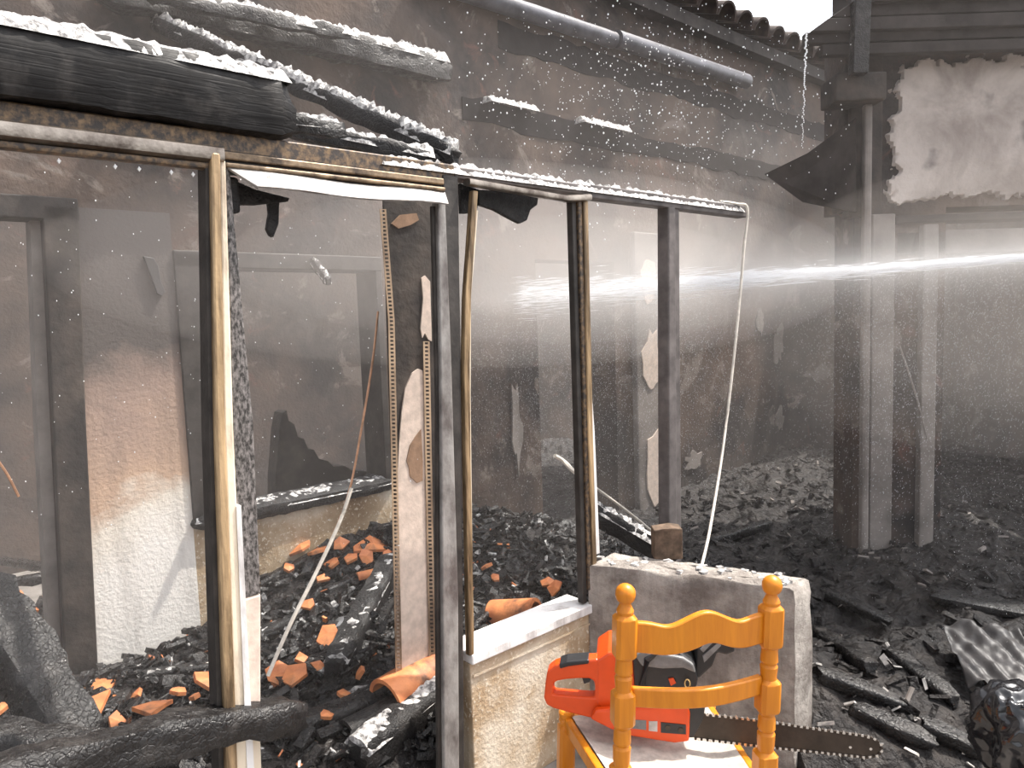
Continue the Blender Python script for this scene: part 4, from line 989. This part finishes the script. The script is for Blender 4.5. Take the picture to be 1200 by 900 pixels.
prof = mth('MAXIMUM', mth('SUBTRACT', 1.0, mth('DIVIDE', rr, mth('MULTIPLY', Rx, 2.2))), 0.0)
core = mth('POWER', prof, 11.0)
fade = mth('MAXIMUM', mth('SUBTRACT', 1.0, mth('POWER', fx, 1.3)), 0.0)
tn = nd.new('ShaderNodeTexNoise'); mp = nd.new('ShaderNodeMapping'); mp.inputs['Scale'].default_value = (2.2, 11, 11)
lk.new(tc.outputs['Object'], mp.inputs[0]); lk.new(mp.outputs[0], tn.inputs['Vector']); tn.inputs['Scale'].default_value = 1.0; tn.inputs['Detail'].default_value = 3
dn = mth('MULTIPLY', mth('MULTIPLY', mth('ADD', mth('MULTIPLY', core, 14.0), mth('MULTIPLY', mth('POWER', prof, 2.2), 2.6)), fade), mth('ADD', tn.outputs['Fac'], 0.25))
lk.new(dn, vnode.inputs['Density'])
k = 20; jm = MB(); rs = []
for f in (0, 0.25, 0.5, 0.75, 1.0):
    R_ = 2.2 * (0.085 + 0.16 * f); rs.append([Vector((JL * f, R_ * math.cos(2 * math.pi * j / k), R_ * math.sin(2 * math.pi * j / k))) for j in range(k)])
jo = jm.rings(rs).build('water_jet_mist', mj); jo.matrix_world = Matrix.Translation(JA) @ jrot
tag(jo, 'white misty water jet shooting across behind the partition', 'water jet', kind='stuff')
# filaments of the jet
rng = random.Random(8); mb = MB()
def sliver(mb, p, d, L, r):
    d = d.normalized(); a = d.cross(Vector((0.2, 0.3, 1))).normalized(); b = d.cross(a)
    mb.add([p - d * (L / 2), p + a * r, p + (-0.5 * a + 0.87 * b) * r, p + (-0.5 * a - 0.87 * b) * r, p + d * (L / 2)], [(0, 2, 1), (0, 3, 2), (0, 1, 3), (4, 1, 2), (4, 2, 3), (4, 3, 1)])
for i in range(5200):
    f = rng.random() ** 1.5 * 0.86; R_ = (0.008 + 0.020 * f + 0.07 * f * f)
    off = Vector((0, rng.gauss(0, R_ * 0.6), rng.gauss(0, R_ * 0.6)))
    p = JA + (jrot.to_3x3() @ (Vector((JL * f, 0, 0)) + off))
    sliver(mb, p, JD + Vector((rng.gauss(0, .01), rng.gauss(0, .01), rng.gauss(0, .015))), rng.uniform(0.04, 0.16), rng.uniform(0.0006, 0.0016))
tag(mb.build('water_jet', 'water', fix=False), 'bright threads of water in the core of the jet', 'water jet', kind='stuff')
# falling spray below the jet and flying drops above
mb = MB()
for i in range(30000):
    f = rng.uniform(0.0, 1.0); base = JA.lerp(JB, f)
    dz = abs(rng.gauss(0, 0.7)); p = base + Vector((rng.gauss(0, 0.25), rng.gauss(0.15, 0.35), -dz))
    if p.z < 0.3: continue
    if (p - A0).dot(NN) > -0.12 and p.x < 1.5: continue
    sliver(mb, p, Vector((-0.35 + rng.gauss(0, .2), rng.gauss(0, .15), -1)), rng.uniform(0.003, 0.008), rng.uniform(0.0005, 0.0009))
tag(mb.build('falling_spray', 'water', fix=False), 'fine spray falling below the water jet', 'spray', kind='stuff')
mb = MB()
def drop(p, r):
    R = Matrix.Rotation(rng.uniform(0, 6.28), 3, 'Z')
    mb.add([p + Vector(v) * r for v in ((1, 0, 0), (-1, 0, 0), (0, 1, 0), (0, -1, 0), (0, 0, 1.3), (0, 0, -1.3))], [(0, 2, 4), (2, 1, 4), (1, 3, 4), (3, 0, 4), (2, 0, 5), (1, 2, 5), (3, 1, 5), (0, 3, 5)])
for i in range(1500):
    x = rng.gauss(770, 130); y = rng.gauss(120, 75)
    if not (480 < x < 1000 and -10 < y < 330): continue
    Y = rng.uniform(3.0, 4.4); p = PY(x, y, Y)
    if (p - A0).dot(NN) > -0.1 and p.x < 1.4 and p.z < 2.2: continue
    if (p - A0).dot(NN) < BO + 0.05: continue
    drop(p, rng.choice((0.0014, 0.0016, 0.002, 0.002, 0.0028, 0.004)))
for i in range(260):
    x = rng.uniform(0, 520); y = rng.uniform(160, 640); p = PP(x, y, rng.uniform(-1.3, -0.2)); drop(p, rng.choice((0.0012, 0.0016, 0.0022)))
tag(mb.build('water_drops', 'water', fix=False), 'countless white water drops flying above the partition', 'drops', kind='stuff')
mb = MB()
for i in range(60):
    f = i / 59; p = PY(945 - 5 * f + rng.gauss(0, 0.6), 38 + 135 * f, 3.7); drop(p, 0.0035 * (1.5 - f) + 0.001)
tag(mb.build('water_trickle', 'water', fix=False), 'thin trickle of drops falling from the roof corner', 'water', kind='stuff')
mb = MB()
for s_ in (-1.06, -0.95, -0.90, -0.83, -0.78): drop(W(s_, 2.022, 0.004), 0.005)
tag(mb.build('hanging_drops', 'water', fix=False), 'water drops hanging under the bright top rail', 'drops', kind='stuff')
# even mist filling the burnt rooms
mm, _, _ = m_volume('mist', 0.036, (0.95, 0.88, 0.84), 0.0)
foot = [W(-2.6, 0, BO - 2.55), W(-2.6, 0, -0.08), W(1.78, 0, -0.08), Vector((1.5, 3.0, 0)), Vector((4.2, 3.0, 0)), Vector((4.2, 6.9, 0)), W(7.5, 0, BO - 2.55)]
mist = MB().prism(foot, Vector((0, 0, 3.1))).build('mist', mm)
tag(mist, 'pale grey smoke and water mist hanging in the burnt rooms', 'mist', kind='stuff')
for k, f in enumerate((1.0, 0.78, 0.55)):
    mc, _, _ = m_volume('steam', 0.105, (0.96, 0.89, 0.85), 0.0)
    bm = bmesh.new(); bmesh.ops.create_uvsphere(bm, u_segments=40, v_segments=20, radius=1.0)
    cpt = W(1.75, 1.90, -0.86)
    cl_mb = MB().add([cpt + UU * (v.co.x * 2.75 * f) + NN * (v.co.y * 0.74 * f) + Vector((0, 0, v.co.z * 0.52 * f)) for v in bm.verts], [tuple(v.index for v in fc.verts) for fc in bm.faces]); bm.free()
    tag(cl_mb.build('steam_cloud', mc), ('thin outer steam drifting along the veranda', 'denser steam inside the drifting cloud', 'thickest heart of the drifting steam')[k], 'steam', kind='stuff')
for k, f in enumerate((1.0, 0.7)):
    mc, _, _ = m_volume('steam_right', 0.13, (0.95, 0.86, 0.78), 0.0)
    bm = bmesh.new(); bmesh.ops.create_uvsphere(bm, u_segments=40, v_segments=20, radius=1.0)
    cl_mb = MB().add([Vector((2.55 + v.co.x * 1.5 * f, 3.42 + v.co.y * 0.50 * f, 1.62 + v.co.z * 0.72 * f)) for v in bm.verts], [tuple(v.index for v in fc.verts) for fc in bm.faces]); bm.free()
    tag(cl_mb.build('steam_cloud', mc), ('brownish steam drifting before the wide opening', 'denser middle of the brownish steam')[k], 'steam', kind='stuff')
for o in bpy.data.objects:
    if '_loc' in o: del o['_loc']
